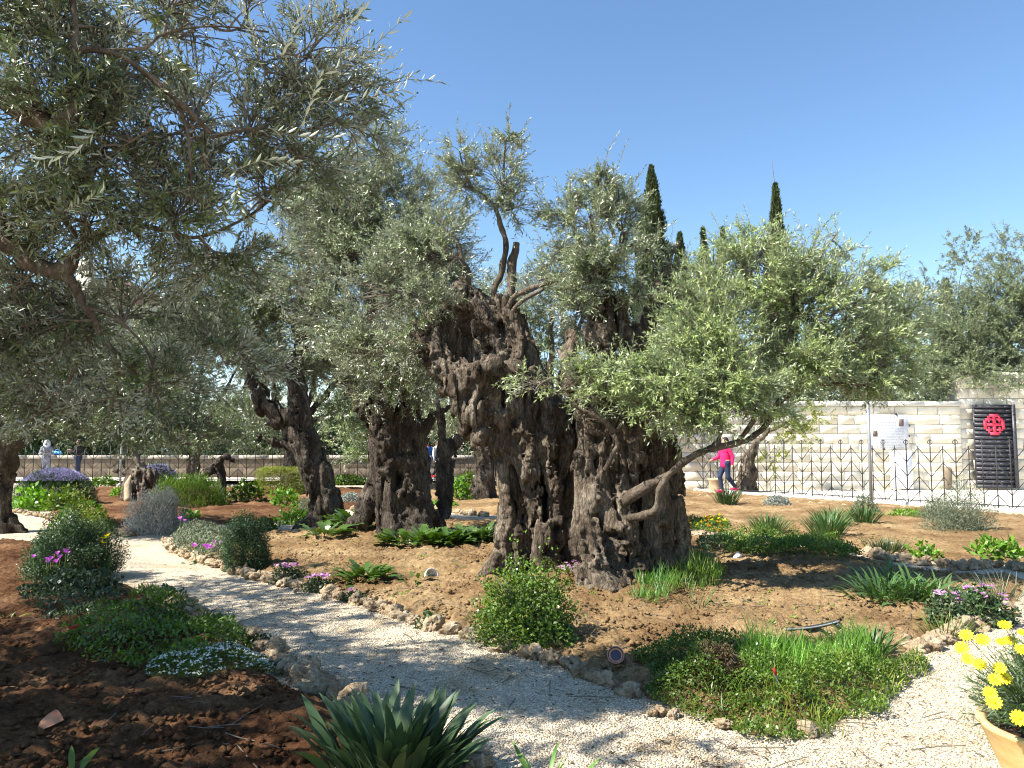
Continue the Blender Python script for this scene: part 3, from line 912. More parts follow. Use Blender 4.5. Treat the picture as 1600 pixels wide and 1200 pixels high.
# upper trunks of the right mass
pr += chain([(948, 630, 8.35, .24), (936, 570, 8.4, .18), (940, 520, 8.4, .15), (950, 480, 8.42, .12), (945, 445, 8.45, .09), (938, 420, 8.5, .08)], .06)
pr += chain([(972, 560, 8.45, .1), (965, 510, 8.45, .09), (968, 465, 8.45, .08)], .04)
pr += chain([(900, 600, 8.4, .14), (890, 555, 8.5, .1), (884, 520, 8.55, .07)], .05)
pr += chain([(975, 620, 8.4, .18), (985, 560, 8.42, .13), (1005, 520, 8.42, .12), (1025, 490, 8.42, .13), (1036, 460, 8.42, .1), (1032, 420, 8.42, .07)], .05)
pr += chain([(1022, 505, 8.35, .1), (1045, 500, 8.35, .06)], .04)
solid_obj('trunk', pr, 0.018, M['bark'], T1, bark_disp(1.0, burl=2.0), zmin=-0.05, origin=tuple(T1.location))
limbs(T1, [
 [(768, 490, 9.0, .045), (770, 455, 9.0, .04), (785, 425, 9.0, .035), (790, 380, 8.95, .032), (780, 345, 8.9, .028), (775, 322, 8.9, .02), (790, 300, 8.9, .013)],
 [(776, 325, 8.9, .018), (760, 308, 8.85, .012), (735, 290, 8.8, .008)],
 [(795, 495, 9.0, .07), (798, 450, 9.0, .055), (802, 415, 9.0, .047), (806, 378, 9.0, .042)],
 [(785, 495, 8.9, .05), (800, 468, 8.8, .04), (830, 452, 8.7, .032), (868, 438, 8.6, .022), (915, 425, 8.5, .015)],
 [(793, 492, 8.85, .035), (815, 470, 8.75, .028), (850, 452, 8.6, .02)],
 [(800, 500, 8.9, .06), (806, 540, 8.85, .05)],
 [(725, 462, 9.05, .07), (728, 430, 9.1, .06), (722, 405, 9.1, .045), (715, 380, 9.1, .03)],
 [(968, 700, 7.85, .03), (960, 680, 7.7, .032), (945, 660, 7.62, .03), (925, 650, 7.6, .026), (905, 640, 7.6, .02), (890, 628, 7.6, .013)],
 [(945, 735, 7.72, .032), (957, 712, 7.68, .034), (966, 695, 7.66, .034), (960, 680, 7.64, .032)],
 [(935, 625, 7.9, .02), (955, 672, 7.75, .022), (968, 668, 7.7, .018), (975, 655, 7.7, .012)],
 [(975, 785, 7.75, .05), (1000, 765, 7.6, .045), (1035, 748, 7.5, .04), (1050, 735, 7.45, .036), (1085, 712, 7.45, .032)],
 [(985, 812, 7.7, .038), (1010, 805, 7.55, .037), (1025, 795, 7.45, .036), (1030, 765, 7.42, .033), (1045, 740, 7.4, .032), (1075, 715, 7.4, .034), (1115, 700, 7.45, .036), (1150, 692, 7.5, .033), (1190, 672, 7.55, .028), (1203, 650, 7.6, .026), (1222, 625, 7.65, .028), (1250, 610, 7.7, .024), (1290, 600, 7.8, .02), (1350, 600, 7.9, .012)],
 [(1115, 700, 7.45, .036), (1125, 678, 7.5, .03), (1122, 640, 7.5, .026), (1130, 600, 7.5, .02), (1150, 560, 7.55, .014)],
 [(1150, 692, 7.5, .03), (1170, 668, 7.4, .02), (1180, 640, 7.35, .015), (1170, 590, 7.3, .01)],
 [(1215, 635, 7.65, .022), (1225, 590, 7.7, .018), (1230, 540, 7.75, .014), (1245, 480, 7.8, .01)],
 [(1036, 430, 8.42, .04), (1045, 400, 8.5, .03), (1060, 380, 8.6, .02)],
 [(940, 430, 8.45, .05), (925, 400, 8.4, .035), (905, 380, 8.4, .02)],
 [(945, 440, 8.45, .05), (965, 400, 8.5, .03), (975, 360, 8.5, .018)],
])
A = lambda x, y, Y: P(x, y, Y)
def cl(x, y, Y, rx, ry, rz, ax, ay, aY, d=1.0):
    return (P(x, y, Y), (rx, ry, rz), P(ax, ay, aY), d)
cA = [
 cl(775, 270, 8.8, .42, .4, .4, 785, 320, 8.9, .8), cl(720, 285, 8.8, .32, .35, .35, 745, 300, 8.8, .8), cl(810, 320, 8.8, .3, .3, .24, 785, 330, 8.9, .55),
 cl(800, 225, 8.8, .16, .2, .22, 790, 300, 8.9, .8), cl(720, 240, 8.8, .2, .2, .2, 735, 290, 8.8, .6),
 cl(660, 400, 9.3, .6, .5, .55, 722, 405, 9.1, .9), cl(690, 350, 9.3, .42, .4, .3, 715, 380, 9.1, .6), cl(600, 470, 9.2, .62, .5, .6, 700, 470, 9.1), cl(650, 520, 9.0, .35, .35, .5, 680, 500, 9.0, .8), cl(560, 560, 9.2, .5, .4, .5, 640, 520, 9.0, .9), cl(620, 590, 9.0, .36, .3, .3, 668, 540, 8.8, .7),
 cl(880, 330, 8.7, .4, .4, .32, 905, 380, 8.4, .9), cl(870, 400, 8.6, .32, .35, .28, 905, 385, 8.4, .9), cl(850, 450, 8.9, .3, .3, .25, 905, 420, 8.5, .8), cl(905, 500, 8.9, .3, .3, .3, 905, 430, 8.6, .8), cl(905, 465, 8.15, .3, .2, .2, 920, 430, 8.4, .9), cl(1000, 470, 8.1, .2, .2, .18, 1010, 430, 8.4, .8), cl(660, 480, 8.65, .28, .2, .3, 680, 470, 8.9, .9), cl(625, 540, 8.7, .3, .25, .3, 668, 520, 8.8, .9),
 cl(930, 350, 8.4, .42, .45, .38, 925, 400, 8.4, .9), cl(960, 400, 8.2, .55, .35, .22, 945, 440, 8.4, .9), cl(975, 345, 8.5, .25, .3, .3, 975, 370, 8.5, .7), cl(950, 300, 8.5, .3, .3, .3, 970, 360, 8.5, .6),
 cl(935, 425, 8.1, .36, .25, .17, 930, 440, 8.3, 1.0), cl(1000, 385, 8.3, .3, .25, .16, 960, 400, 8.4, .9), cl(940, 300, 8.5, .35, .3, .25, 960, 370, 8.5, .6), cl(700, 420, 8.9, .35, .3, .3, 722, 405, 9.1, .9), cl(690, 480, 8.75, .2, .2, .25, 680, 500, 9.0, .7), cl(1050, 435, 8.6, .4, .4, .25, 1060, 400, 8.6, .9), cl(1085, 470, 8.6, .3, .3, .35, 1040, 430, 8.5, .7), cl(880, 450, 8.6, .3, .3, .2, 920, 430, 8.5, .5), cl(905, 420, 8.3, .22, .25, .2, 925, 410, 8.4, .7),
]
cB = [
 cl(860, 600, 7.75, .52, .3, .2, 935, 600, 8.1), cl(925, 595, 7.7, .4, .3, .2, 940, 580, 8.2, .9), cl(920, 625, 7.6, .35, .25, .14, 935, 600, 8.0, .8), cl(830, 610, 7.7, .3, .2, .13, 880, 590, 7.9, .8),
 cl(1025, 600, 7.5, .4, .35, .25, 1000, 580, 8.2), cl(1060, 640, 7.4, .4, .35, .3, 1125, 640, 7.5), cl(1085, 560, 7.6, .4, .4, .35, 1125, 620, 7.5),
 cl(1110, 520, 7.7, .6, .55, .5, 1130, 600, 7.5), cl(1150, 600, 7.4, .55, .45, .4, 1130, 610, 7.5), cl(1180, 440, 8.0, .62, .55, .45, 1230, 560, 7.7), cl(1260, 480, 8.0, .65, .55, .5, 1240, 520, 7.75),
 cl(1250, 570, 7.8, .6, .5, .35, 1250, 610, 7.7), cl(1330, 540, 8.1, .55, .5, .42, 1290, 600, 7.8), cl(1340, 600, 8.0, .42, .4, .18, 1330, 600, 7.85, .8), cl(1230, 395, 8.2, .5, .45, .25, 1245, 480, 7.8, .8), cl(1310, 430, 8.2, .42, .4, .3, 1270, 500, 7.8, .55),
 cl(1390, 560, 8.3, .35, .4, .3, 1350, 590, 7.9, .6), cl(1330, 470, 8.2, .45, .4, .35, 1280, 520, 7.8, .6), cl(1110, 430, 8.2, .4, .4, .35, 1150, 540, 7.6, .7), cl(1100, 660, 7.3, .35, .3, .2, 1125, 650, 7.5, .8), cl(1190, 640, 7.4, .32, .3, .2, 1190, 660, 7.5, .7),
 cl(1180, 390, 8.1, .5, .4, .3, 1230, 480, 7.8, .9), cl(1050, 620, 7.35, .4, .3, .35, 1125, 640, 7.5), cl(1010, 640, 7.35, .28, .25, .22, 1060, 640, 7.5, .9), cl(965, 600, 7.5, .3, .25, .2, 960, 590, 8.0, .9), cl(1400, 500, 8.5, .4, .4, .45, 1340, 560, 8, .8), cl(1380, 600, 8.3, .45, .4, .22, 1350, 600, 7.9, .8), cl(1085, 490, 8.0, .35, .4, .4, 1125, 600, 7.5, .9), cl(1300, 385, 8.2, .45, .3, .15, 1260, 460, 7.9, .35), cl(1370, 440, 8.3, .3, .3, .22, 1320, 500, 8.0, .28),
]
lf, br = crown(cA, .068, .0142, 2.5, seed=21)
put('crown', lf, T1, M['olive'], kind='stuff')
put('branch', br, T1, M['twig'], kind='stuff')
lf, br = crown(cB, .07, .0142, 2.7, seed=22, up=0.3)
tag(put('crown', lf, T1, M['olive_bright'], kind='stuff'), 'bright green lower crown spreading to the right')
put('branch', br, T1, M['twig'], kind='stuff')

# ================= near tree overhanging from the left
T2 = tree_thing('olive_tree', 'nearest olive, branches with big leaves reaching in at the upper left corner', (-5.3, 3.6, 0.0))
pr = cap_chain([(-5.3, 3.6, 0), (-5.2, 3.6, .6), (-5.0, 3.6, 1.2), (-4.7, 3.6, 1.7)], [.5, .38, .36, .3], .1)
pr += cap_chain([(-5.5, 3.9, 0), (-5.4, 3.8, .8), (-5.6, 4.0, 1.8), (-5.8, 4.3, 2.6)], [.4, .3, .22, .12], .1)
pr += cap_chain([(-4.7, 3.6, 1.6), (-4.0, 3.65, 2.2), tuple(P(-60, 345, 4.0))], [.24, .13, .08], .08)
pr += cap_chain([(-4.7, 3.6, 1.6), (-4.4, 3.5, 2.4), tuple(P(-60, 165, 3.6))], [.22, .12, .06], .08)
solid_obj('trunk', pr, 0.04, M['bark'], T2, bark_disp(1.0), zmin=-0.05, origin=tuple(T2.location))
limbs(T2, [
 [(-70, 160, 3.6, .06), (0, 158, 3.6, .05), (45, 182, 3.6, .045), (82, 196, 3.6, .04), (105, 175, 3.6, .036), (112, 130, 3.6, .034), (112, 80, 3.6, .03), (118, 40, 3.6, .02), (110, -20, 3.6, .018)],
 [(112, 82, 3.6, .026), (150, 80, 3.62, .02), (195, 92, 3.65, .018), (240, 125, 3.7, .016), (270, 152, 3.7, .014), (300, 178, 3.75, .012), (330, 210, 3.8, .009)],
 [(150, 80, 3.62, .014), (225, 75, 3.7, .01), (255, 55, 3.75, .008), (330, 40, 3.8, .006), (420, 50, 3.9, .005)],
 [(270, 150, 3.7, .012), (292, 200, 3.8, .009), (298, 260, 3.8, .007), (300, 320, 3.8, .005)],
 [(-60, 345, 4.0, .05), (0, 310, 4.0, .035), (50, 298, 4.0, .028), (90, 330, 4.0, .02), (120, 370, 4.1, .014)],
 [(-70, 350, 4.0, .08), (0, 376, 4.0, .055), (30, 392, 4.0, .05), (60, 410, 4.0, .048), (95, 420, 4.0, .046), (118, 395, 4.0, .034), (150, 370, 4.0, .025), (200, 352, 4.05, .018), (250, 358, 4.1, .014), (310, 370, 4.2, .01), (400, 330, 4.3, .007), (470, 260, 4.4, .005)],
 [(98, 420, 4.0, .035), (110, 440, 4.0, .028), (128, 475, 4.0, .022), (148, 500, 4.05, .018), (158, 525, 4.1, .015), (180, 550, 4.15, .012), (215, 590, 4.2, .008)],
 [(130, 480, 4.0, .014), (165, 488, 4.05, .011), (200, 512, 4.1, .008), (235, 560, 4.15, .006), (250, 640, 4.2, .004)],
 [(330, 215, 3.8, .008), (400, 200, 3.9, .007), (465, 205, 4.0, .006), (490, 155, 4.05, .005), (560, 140, 4.1, .003)],
], rough=0.35)
cN = [
 cl(40, 40, 3.7, .42, .35, .35, 112, 60, 3.6), cl(170, 30, 3.9, .4, .35, .3, 120, 40, 3.6, .8), cl(60, 200, 3.7, .4, .35, .4, 105, 175, 3.6), cl(180, 150, 3.9, .35, .35, .3, 195, 92, 3.65, .9),
 cl(160, 260, 3.9, .42, .35, .38, 240, 200, 3.8), cl(290, 60, 4.0, .36, .3, .25, 255, 55, 3.75, .7), cl(300, 190, 4.0, .36, .3, .35, 300, 180, 3.75, .8), cl(420, 120, 4.1, .35, .3, .28, 400, 80, 3.9, .7), cl(400, 210, 4.2, .38, .3, .32, 400, 200, 3.9, .8),
 cl(490, 80, 4.2, .3, .25, .24, 440, 80, 4.0, .8), cl(550, 130, 4.3, .24, .2, .22, 490, 150, 4.05, .6), cl(535, 200, 4.3, .26, .2, .18, 490, 200, 4.05, .6), cl(380, 30, 4.1, .3, .25, .2, 330, 40, 3.8, .9), cl(460, 130, 4.2, .3, .25, .28, 440, 120, 4.0, .8), cl(470, 250, 4.3, .3, .25, .25, 450, 230, 4.1, .8), cl(280, 10, 4.0, .35, .3, .25, 255, 55, 3.75, .8),
 cl(300, 320, 4.2, .4, .35, .32, 250, 355, 4.1), cl(420, 310, 4.3, .34, .3, .3, 400, 330, 4.3, .7), cl(120, 340, 4.0, .35, .3, .28, 150, 370, 4.0, .9), cl(20, 330, 4.0, .3, .3, .35, 0, 376, 4.0),
 cl(30, 460, 4.2, .35, .35, .38, 60, 410, 4.0), cl(100, 530, 4.4, .42, .35, .35, 150, 500, 4.05), cl(220, 470, 4.5, .38, .35, .28, 200, 512, 4.1, .8), cl(250, 600, 4.4, .36, .3, .26, 215, 590, 4.2, .7), cl(350, 440, 4.6, .4, .35, .28, 310, 370, 4.2, .7),
 cl(60, 640, 4.8, .35, .35, .2, 120, 560, 4.3, .6), cl(160, 650, 4.7, .3, .3, .16, 180, 550, 4.15, .5), cl(350, 560, 4.7, .34, .3, .3, 300, 480, 4.5, .55), cl(10, 560, 4.4, .3, .3, .3, 60, 500, 4.1, .9),
]
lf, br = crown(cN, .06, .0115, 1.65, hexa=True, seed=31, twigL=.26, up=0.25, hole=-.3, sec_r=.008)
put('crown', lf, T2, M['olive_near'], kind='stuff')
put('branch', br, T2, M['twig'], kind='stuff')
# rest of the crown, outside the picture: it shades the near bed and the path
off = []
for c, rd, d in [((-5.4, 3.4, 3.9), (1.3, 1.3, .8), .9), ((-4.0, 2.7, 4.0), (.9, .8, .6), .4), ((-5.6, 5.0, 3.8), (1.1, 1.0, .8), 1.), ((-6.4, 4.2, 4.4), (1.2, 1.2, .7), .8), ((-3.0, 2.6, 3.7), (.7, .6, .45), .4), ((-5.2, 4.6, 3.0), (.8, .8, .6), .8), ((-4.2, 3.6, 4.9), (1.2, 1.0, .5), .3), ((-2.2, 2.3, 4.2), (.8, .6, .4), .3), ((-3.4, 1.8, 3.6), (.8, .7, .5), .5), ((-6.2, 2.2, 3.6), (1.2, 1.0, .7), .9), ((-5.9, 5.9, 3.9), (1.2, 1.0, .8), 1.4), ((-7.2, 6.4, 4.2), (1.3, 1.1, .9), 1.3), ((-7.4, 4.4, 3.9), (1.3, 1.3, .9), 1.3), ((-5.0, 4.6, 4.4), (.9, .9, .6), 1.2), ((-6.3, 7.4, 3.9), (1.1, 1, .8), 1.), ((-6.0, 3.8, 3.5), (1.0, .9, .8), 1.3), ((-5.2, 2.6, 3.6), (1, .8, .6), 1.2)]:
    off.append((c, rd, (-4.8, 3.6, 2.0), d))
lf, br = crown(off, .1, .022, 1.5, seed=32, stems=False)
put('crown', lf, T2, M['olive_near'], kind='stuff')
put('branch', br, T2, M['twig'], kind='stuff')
# the leaves that show largest, each a part: one mesh shared by all
lm = MB()
s_ = np.linspace(0, 1, 6)
wd = np.array([0.05, .7, 1, .9, .55, .02]) * 0.0065
Vl = []
for t_, w_ in zip(s_, wd): Vl += [[-w_, t_ * .068, w_ * .35 - t_ * t_ * .006], [0, t_ * .068, -t_ * t_ * .006], [w_, t_ * .068, w_ * .35 - t_ * t_ * .006]]
Ql = []
for k in range(5): Ql += [[3 * k, 3 * k + 1, 3 * k + 4, 3 * k + 3], [3 * k + 1, 3 * k + 2, 3 * k + 5, 3 * k + 4]]
lm.add(Vl, Ql)
leaf_me = lm.mesh('olive_leaf', True)
leaf_me.materials.append(M['olive_near'])
rr_ = np.random.default_rng(99)
lo_ = np.array(T2.location)
for (x0_, y0_, Y0_, x1_, y1_, Y1_) in [(470, 205, 3.5, 500, 120, 3.45), (500, 120, 3.5, 630, 30, 3.6), (440, 90, 3.5, 470, 20, 3.5), (500, 160, 3.6, 630, 140, 3.7), (530, 90, 3.5, 570, 15, 3.5), (360, 240, 3.2, 345, 330, 3.2), (370, 265, 3.2, 455, 255, 3.25), (375, 290, 3.2, 395, 345, 3.2), (150, 205, 3.2, 60, 250, 3.2), (420, 200, 3.4, 520, 215, 3.5), (100, 330, 3.3, 160, 300, 3.3), (250, 90, 3.3, 300, 130, 3.3)]:
    a_, b_ = P(x0_, y0_, Y0_), P(x1_, y1_, Y1_)
    n_ = 25
    tw_, _ = smooth_path([a_, (a_ + b_) / 2 + rr_.normal(size=3) * .02, b_], [1, 1, 1], n=n_)
    tm = MB(); tm.tube(tw_, np.linspace(.003, .0012, n_), 4)
    put('twig', tm, T2, M['twig'])
    dv_ = norm(b_ - a_)
    u_ = norm(np.cross(dv_, [0.1, .3, .9])); w2_ = np.cross(dv_, u_)
    for k in range(1, n_):
        ph_ = (k // 2) * 1.57 + (k % 2) * math.pi + rr_.normal() * .3
        pp_ = u_ * math.cos(ph_) + w2_ * math.sin(ph_)
        a1 = rr_.uniform(.5, 1.0)
        y_ = dv_ * math.cos(a1) + pp_ * math.sin(a1)
        z_ = dv_ * math.sin(a1) - pp_ * math.cos(a1) + np.array([0, 0, .4])
        z_ = norm(z_ - y_ * (z_ @ y_)); x_ = np.cross(y_, z_)
        lo = link('leaf', leaf_me, T2)
        mt = Matrix(np.column_stack([x_, y_, z_]).tolist()).to_4x4()
        mt.translation = Vector((tw_[k] - lo_).tolist())
        lo.matrix_local = mt @ Matrix.Scale(float(rr_.uniform(.7, 1.15)), 4)

# ================= other olives of the garden
def olive(label, base, prims, limb_specs, clusters, LL, LW, dens, seed, res=0.035, mat=None, bark='bark_dark', amp=1.0, stems=True, **kw):
    root = tree_thing('olive_tree', label, (base[0], base[1], 0.0))
    if prims:
        solid_obj('trunk', prims, res, M[bark], root, bark_disp(amp), zmin=-0.05, origin=tuple(root.location))
    limbs(root, limb_specs, M[bark], sides=7)
    lf, br = crown(clusters, LL, LW, dens, seed=seed, stems=stems, **kw)
    put('crown', lf, root, mat or M['olive'], kind='stuff')
    put('branch', br, root, M['twig'], kind='stuff')
    return root

# leaning dark trunk with a fork
b = GP(515, 826)
Yb = b[1]
pr = chain([(520, 830, Yb, .27), (510, 790, Yb, .27), (495, 740, Yb, .28), (475, 690, Yb, .26), (462, 655, Yb, .22)], .06)
pr += chain([(560, 835, Yb, .12), (535, 815, Yb, .2)], .08) + chain([(455, 835, Yb - .4, .1), (485, 815, Yb - .1, .15), (500, 790, Yb, .2)], .08)
pr += chain([(462, 655, Yb, .22), (440, 655, Yb, .2), (415, 635, Yb, .18), (400, 605, Yb, .13), (392, 580, Yb, .1)], .05)
pr += chain([(470, 660, Yb, .22), (465, 610, Yb, .16), (460, 570, Yb, .14), (470, 540, Yb, .12), (482, 505, Yb, .1)], .05)
pr += chain([(465, 702, Yb, .12), (445, 692, Yb, .09), (425, 690, Yb, .08), (411, 684, Yb, .09)], .04)
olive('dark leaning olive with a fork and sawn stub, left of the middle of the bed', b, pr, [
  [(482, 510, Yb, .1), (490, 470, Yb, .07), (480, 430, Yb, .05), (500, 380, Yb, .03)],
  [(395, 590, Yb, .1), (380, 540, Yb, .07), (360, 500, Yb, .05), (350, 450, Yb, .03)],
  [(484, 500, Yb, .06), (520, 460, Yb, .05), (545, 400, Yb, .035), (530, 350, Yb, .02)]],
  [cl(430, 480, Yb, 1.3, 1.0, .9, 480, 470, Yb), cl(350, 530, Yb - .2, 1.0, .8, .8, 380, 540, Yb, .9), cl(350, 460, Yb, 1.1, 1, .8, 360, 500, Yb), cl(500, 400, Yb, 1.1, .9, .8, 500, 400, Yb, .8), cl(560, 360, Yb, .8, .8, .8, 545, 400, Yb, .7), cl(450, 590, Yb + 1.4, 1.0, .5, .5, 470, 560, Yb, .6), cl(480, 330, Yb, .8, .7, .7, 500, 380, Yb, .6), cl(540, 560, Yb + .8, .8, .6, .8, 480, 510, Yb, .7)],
  .075, .018, 2.3, 41, .034, mat=M['olive_shaded'], twigL=.3)

# gnarled thick trunk behind the bed, left of the great olive
b = GP(640, 832); Yb = b[1]
pr = chain([(615, 838, Yb - .1, .28), (612, 780, Yb, .28), (605, 730, Yb, .26), (600, 690, Yb, .24), (592, 650, Yb, .22), (598, 610, Yb, .2)], .05)
pr += chain([(650, 835, Yb, .33), (645, 780, Yb + .1, .3), (640, 720, Yb + .1, .28), (638, 670, Yb + .1, .25), (632, 620, Yb + .1, .22)], .05)
pr += chain([(685, 825, Yb + .1, .13), (665, 800, Yb + .1, .18)], .06)
pr += chain([(560, 825, Yb + .3, .2), (575, 790, Yb + .3, .22), (588, 745, Yb + .3, .17)], .06)
pr += chain([(603, 640, Yb - .2, .12)], .04) + chain([(605, 690, Yb - .22, .14)], .04) + chain([(618, 720, Yb - .2, .1)], .04)
pr += chain([(588, 665, Yb, .14), (572, 648, Yb, .12), (560, 640, Yb, .07)], .04) + chain([(585, 650, Yb, .12), (560, 615, Yb + .1, .1), (535, 590, Yb + .1, .09), (525, 560, Yb + .2, .07)], .05)
pr += chain([(655, 690, Yb + .05, .14), (665, 670, Yb, .1), (682, 648, Yb, .08), (705, 636, Yb, .05)], .04)
pr += chain([(624, 775, Yb - .25, .05), (634, 748, Yb - .3, .03)], .02)
olive('thick dark gnarled olive standing just left of the ancient double trunk', b, pr, [
  [(600, 615, Yb, .18), (590, 560, Yb, .12), (580, 500, Yb, .08), (590, 430, Yb, .05), (600, 350, Yb, .03)],
  [(632, 625, Yb, .18), (650, 570, Yb, .12), (665, 500, Yb, .08), (640, 420, Yb, .04)],
  [(590, 350, Yb, .03), (585, 320, Yb, .03), (592, 290, Yb, .02)],
  [(560, 430, Yb, .05), (545, 380, Yb, .04), (520, 350, Yb, .025)]],
  [cl(570, 300, Yb, 1.1, .9, .7, 590, 350, Yb, 1.0), cl(640, 320, Yb, 1.0, .8, .7, 640, 420, Yb, .9), cl(530, 370, Yb, 1.2, .9, .9, 560, 430, Yb, 1.0), cl(600, 235, Yb, .7, .6, .5, 592, 290, Yb, .7), cl(500, 310, Yb + .5, .9, .8, .7, 545, 390, Yb, .8), cl(620, 420, Yb, 1.3, 1, .8, 600, 420, Yb), cl(560, 500, Yb, 1.2, .9, .8, 580, 500, Yb), cl(690, 450, Yb, .9, .8, .8, 665, 500, Yb), cl(650, 560, Yb - .7, 1.1, .5, .7, 650, 570, Yb), cl(590, 590, Yb - .6, .8, .5, .6, 590, 560, Yb), cl(640, 610, Yb - .6, .8, .4, .4, 640, 580, Yb, .9), cl(480, 430, Yb + .5, .9, .8, .9, 560, 430, Yb, .6)],
  .072, .018, 2.2, 42, .03, twigL=.3)

b = GP(695, 812); Yb = b[1]
pr = chain([(692, 815, Yb, .13), (694, 770, Yb, .15), (697, 730, Yb, .17), (700, 700, Yb, .2)], .04) + chain([(700, 700, Yb, .16), (712, 690, Yb, .13)], .05)
pr += chain([(695, 700, Yb, .14), (692, 680, Yb, .1), (690, 660, Yb, .08), (686, 645, Yb, .06)], .04)
olive('slender dark trunk with a broken crooked top, behind and between the two big trunks', b, pr,
  [[(690, 660, Yb, .07), (684, 620, Yb, .05), (690, 560, Yb, .03)]], [cl(690, 590, Yb + .5, .7, .6, .7, 690, 600, Yb, .6)], .08, .02, 1.8, 43, .03)

# tree at the left edge
b = GP(8, 832); Yb = b[1]
pr = chain([(0, 838, Yb, .24), (2, 790, Yb, .17), (6, 740, Yb, .19), (12, 690, Yb, .22), (4, 650, Yb, .24), (-14, 600, Yb, .26)], .07)
pr += chain([(40, 832, Yb, .07), (18, 815, Yb, .14)], .05) + chain([(25, 690, Yb, .16), (35, 640, Yb, .1), (30, 590, Yb, .08)], .05)
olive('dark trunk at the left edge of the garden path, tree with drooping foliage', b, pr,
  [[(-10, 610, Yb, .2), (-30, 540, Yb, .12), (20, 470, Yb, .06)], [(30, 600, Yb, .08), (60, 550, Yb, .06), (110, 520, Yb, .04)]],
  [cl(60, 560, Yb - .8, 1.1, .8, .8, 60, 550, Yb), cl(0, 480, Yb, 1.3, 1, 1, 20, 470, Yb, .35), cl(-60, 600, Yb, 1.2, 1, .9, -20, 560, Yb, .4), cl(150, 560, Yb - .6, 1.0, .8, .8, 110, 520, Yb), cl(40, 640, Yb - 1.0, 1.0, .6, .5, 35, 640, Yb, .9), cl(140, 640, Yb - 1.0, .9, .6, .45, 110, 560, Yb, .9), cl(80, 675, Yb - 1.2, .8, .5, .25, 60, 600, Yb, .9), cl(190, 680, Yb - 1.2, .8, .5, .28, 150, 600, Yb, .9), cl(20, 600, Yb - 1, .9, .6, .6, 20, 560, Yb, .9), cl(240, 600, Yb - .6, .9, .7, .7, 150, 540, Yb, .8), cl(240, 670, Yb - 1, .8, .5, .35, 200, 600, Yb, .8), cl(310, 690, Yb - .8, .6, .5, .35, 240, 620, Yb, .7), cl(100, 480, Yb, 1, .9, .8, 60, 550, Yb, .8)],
  .078, .019, 2.3, 44, .035, mat=M['olive_shaded'], twigL=.3)

# further olives, each with its own trunk
def far_olive(label, px, pyb, tops, LL, LW, dens, seed, r=.22, up_px=660, gp=None, mat=None):
    b = GP(px, pyb); Yb = b[1]
    r_ = np.random.default_rng(seed)
    top = P(px + r_.uniform(-12, 12), up_px, Yb)
    mid = (b + top) / 2 + np.array([r_.uniform(-.12, .12), 0, 0])
    pr = cap_chain([b - [0, 0, .1], mid, top], [r * 1.25, r * .95, r], .08) + cap_chain([b + [.3 * r, 0, .1], b + [1.3 * r, -.1, 0]], [r * .8, r * .4], .08)
    pr += cap_chain([b + [-.3 * r, 0, .1], b + [-1.2 * r, -.1, 0]], [r * .8, r * .4], .08)
    sp = []
    cls = []
    for (x, y, rx, rz, d) in tops:
        Yc = Yb + r_.uniform(-.7, .7)
        e = P(x, y, Yc)
        cls.append((e, (rx, rx * .8, rz), top + (e - top) * .6, d))
        xm = px + (x - px) * .5 + r_.uniform(-8, 8); ym = up_px + (y - up_px) * .45
        sp.append([(px, up_px + 4, Yb, r * .6), (xm, ym, (Yb + Yc) / 2, r * .35), (px + (x - px) * .8, up_px + (y - up_px) * .8, Yc, r * .15)])
    return olive(label, b, pr, sp, cls, LL, LW, dens, seed, .05, mat=mat or M['olive_far'], stems=False, twigL=.42)

far_olive('olive behind the silvery shrub, crown hanging over the left back fence', 300, 758, [(240, 520, 1.6, 1.2, 1), (330, 500, 1.6, 1.3, 1), (290, 620, 1.7, .9, 1), (390, 540, 1.4, 1.2, 1), (210, 600, 1.3, 1.0, .9), (380, 640, 1.2, .7, .9), (180, 650, 1.2, .5, .9), (260, 690, 1.1, .45, .9), (350, 685, 1.1, .45, .9), (150, 600, 1.2, .9, .8)], .1, .025, 2.2, 51, .2, 690, mat=M['olive_shaded'])
far_olive('olive with pale foliage in front of the back wall, between hedge and leaning trunk', 455, 765, [(420, 580, 1.5, 1.1, 1), (500, 560, 1.5, 1.2, 1), (540, 640, 1.2, .9, .9), (400, 660, 1.1, .6, .8), (560, 560, 1.3, 1.0, .9), (470, 480, 1.5, 1.1, .8)], .11, .027, 2.1, 52, .3, 670, mat=M['olive_shaded'])
far_olive('small pale olive seen in the gap left of the thick gnarled trunk', 590, 762, [(560, 660, 1.2, .9, 1), (600, 620, 1.5, 1.1, 1), (560, 700, .9, .6, .9), (660, 600, 1.4, 1.2, .9), (700, 660, 1.1, .8, .8)], .12, .03, 2.1, 53, .2, 680, mat=M['olive_bright'])
far_olive('forked trunk in sun seen between slender trunk and thick trunk', 662, 757, [(640, 600, 1.5, 1.3, .8), (700, 620, 1.3, 1.1, .8), (680, 500, 1.5, 1.2, .8)], .13, .033, 1.8, 54, .28, 690)
far_olive('rough olive trunk right behind the left edge of the ancient tree', 750, 778, [(720, 640, 1.2, .8, .9), (760, 560, 1.3, 1.0, .8), (700, 680, .7, .5, .8), (780, 470, 1.2, .9, .6)], .09, .023, 2.0, 55, .3, 690, mat=M['olive'])
far_olive('olive behind the cleft of the ancient tree, pale crown between its two trunks', 860, 765, [(850, 540, 1.6, 1.5, 1), (880, 620, 1.4, 1.0, 1), (820, 470, 1.3, 1.0, 1.1), (900, 480, 1.5, 1.1, 1.1), (860, 420, 1.2, .8, .9), (940, 400, 1.3, 1.0, .8), (980, 520, 1.6, 1.4, .9)], .12, .03, 2.0, 56, .25, 670)
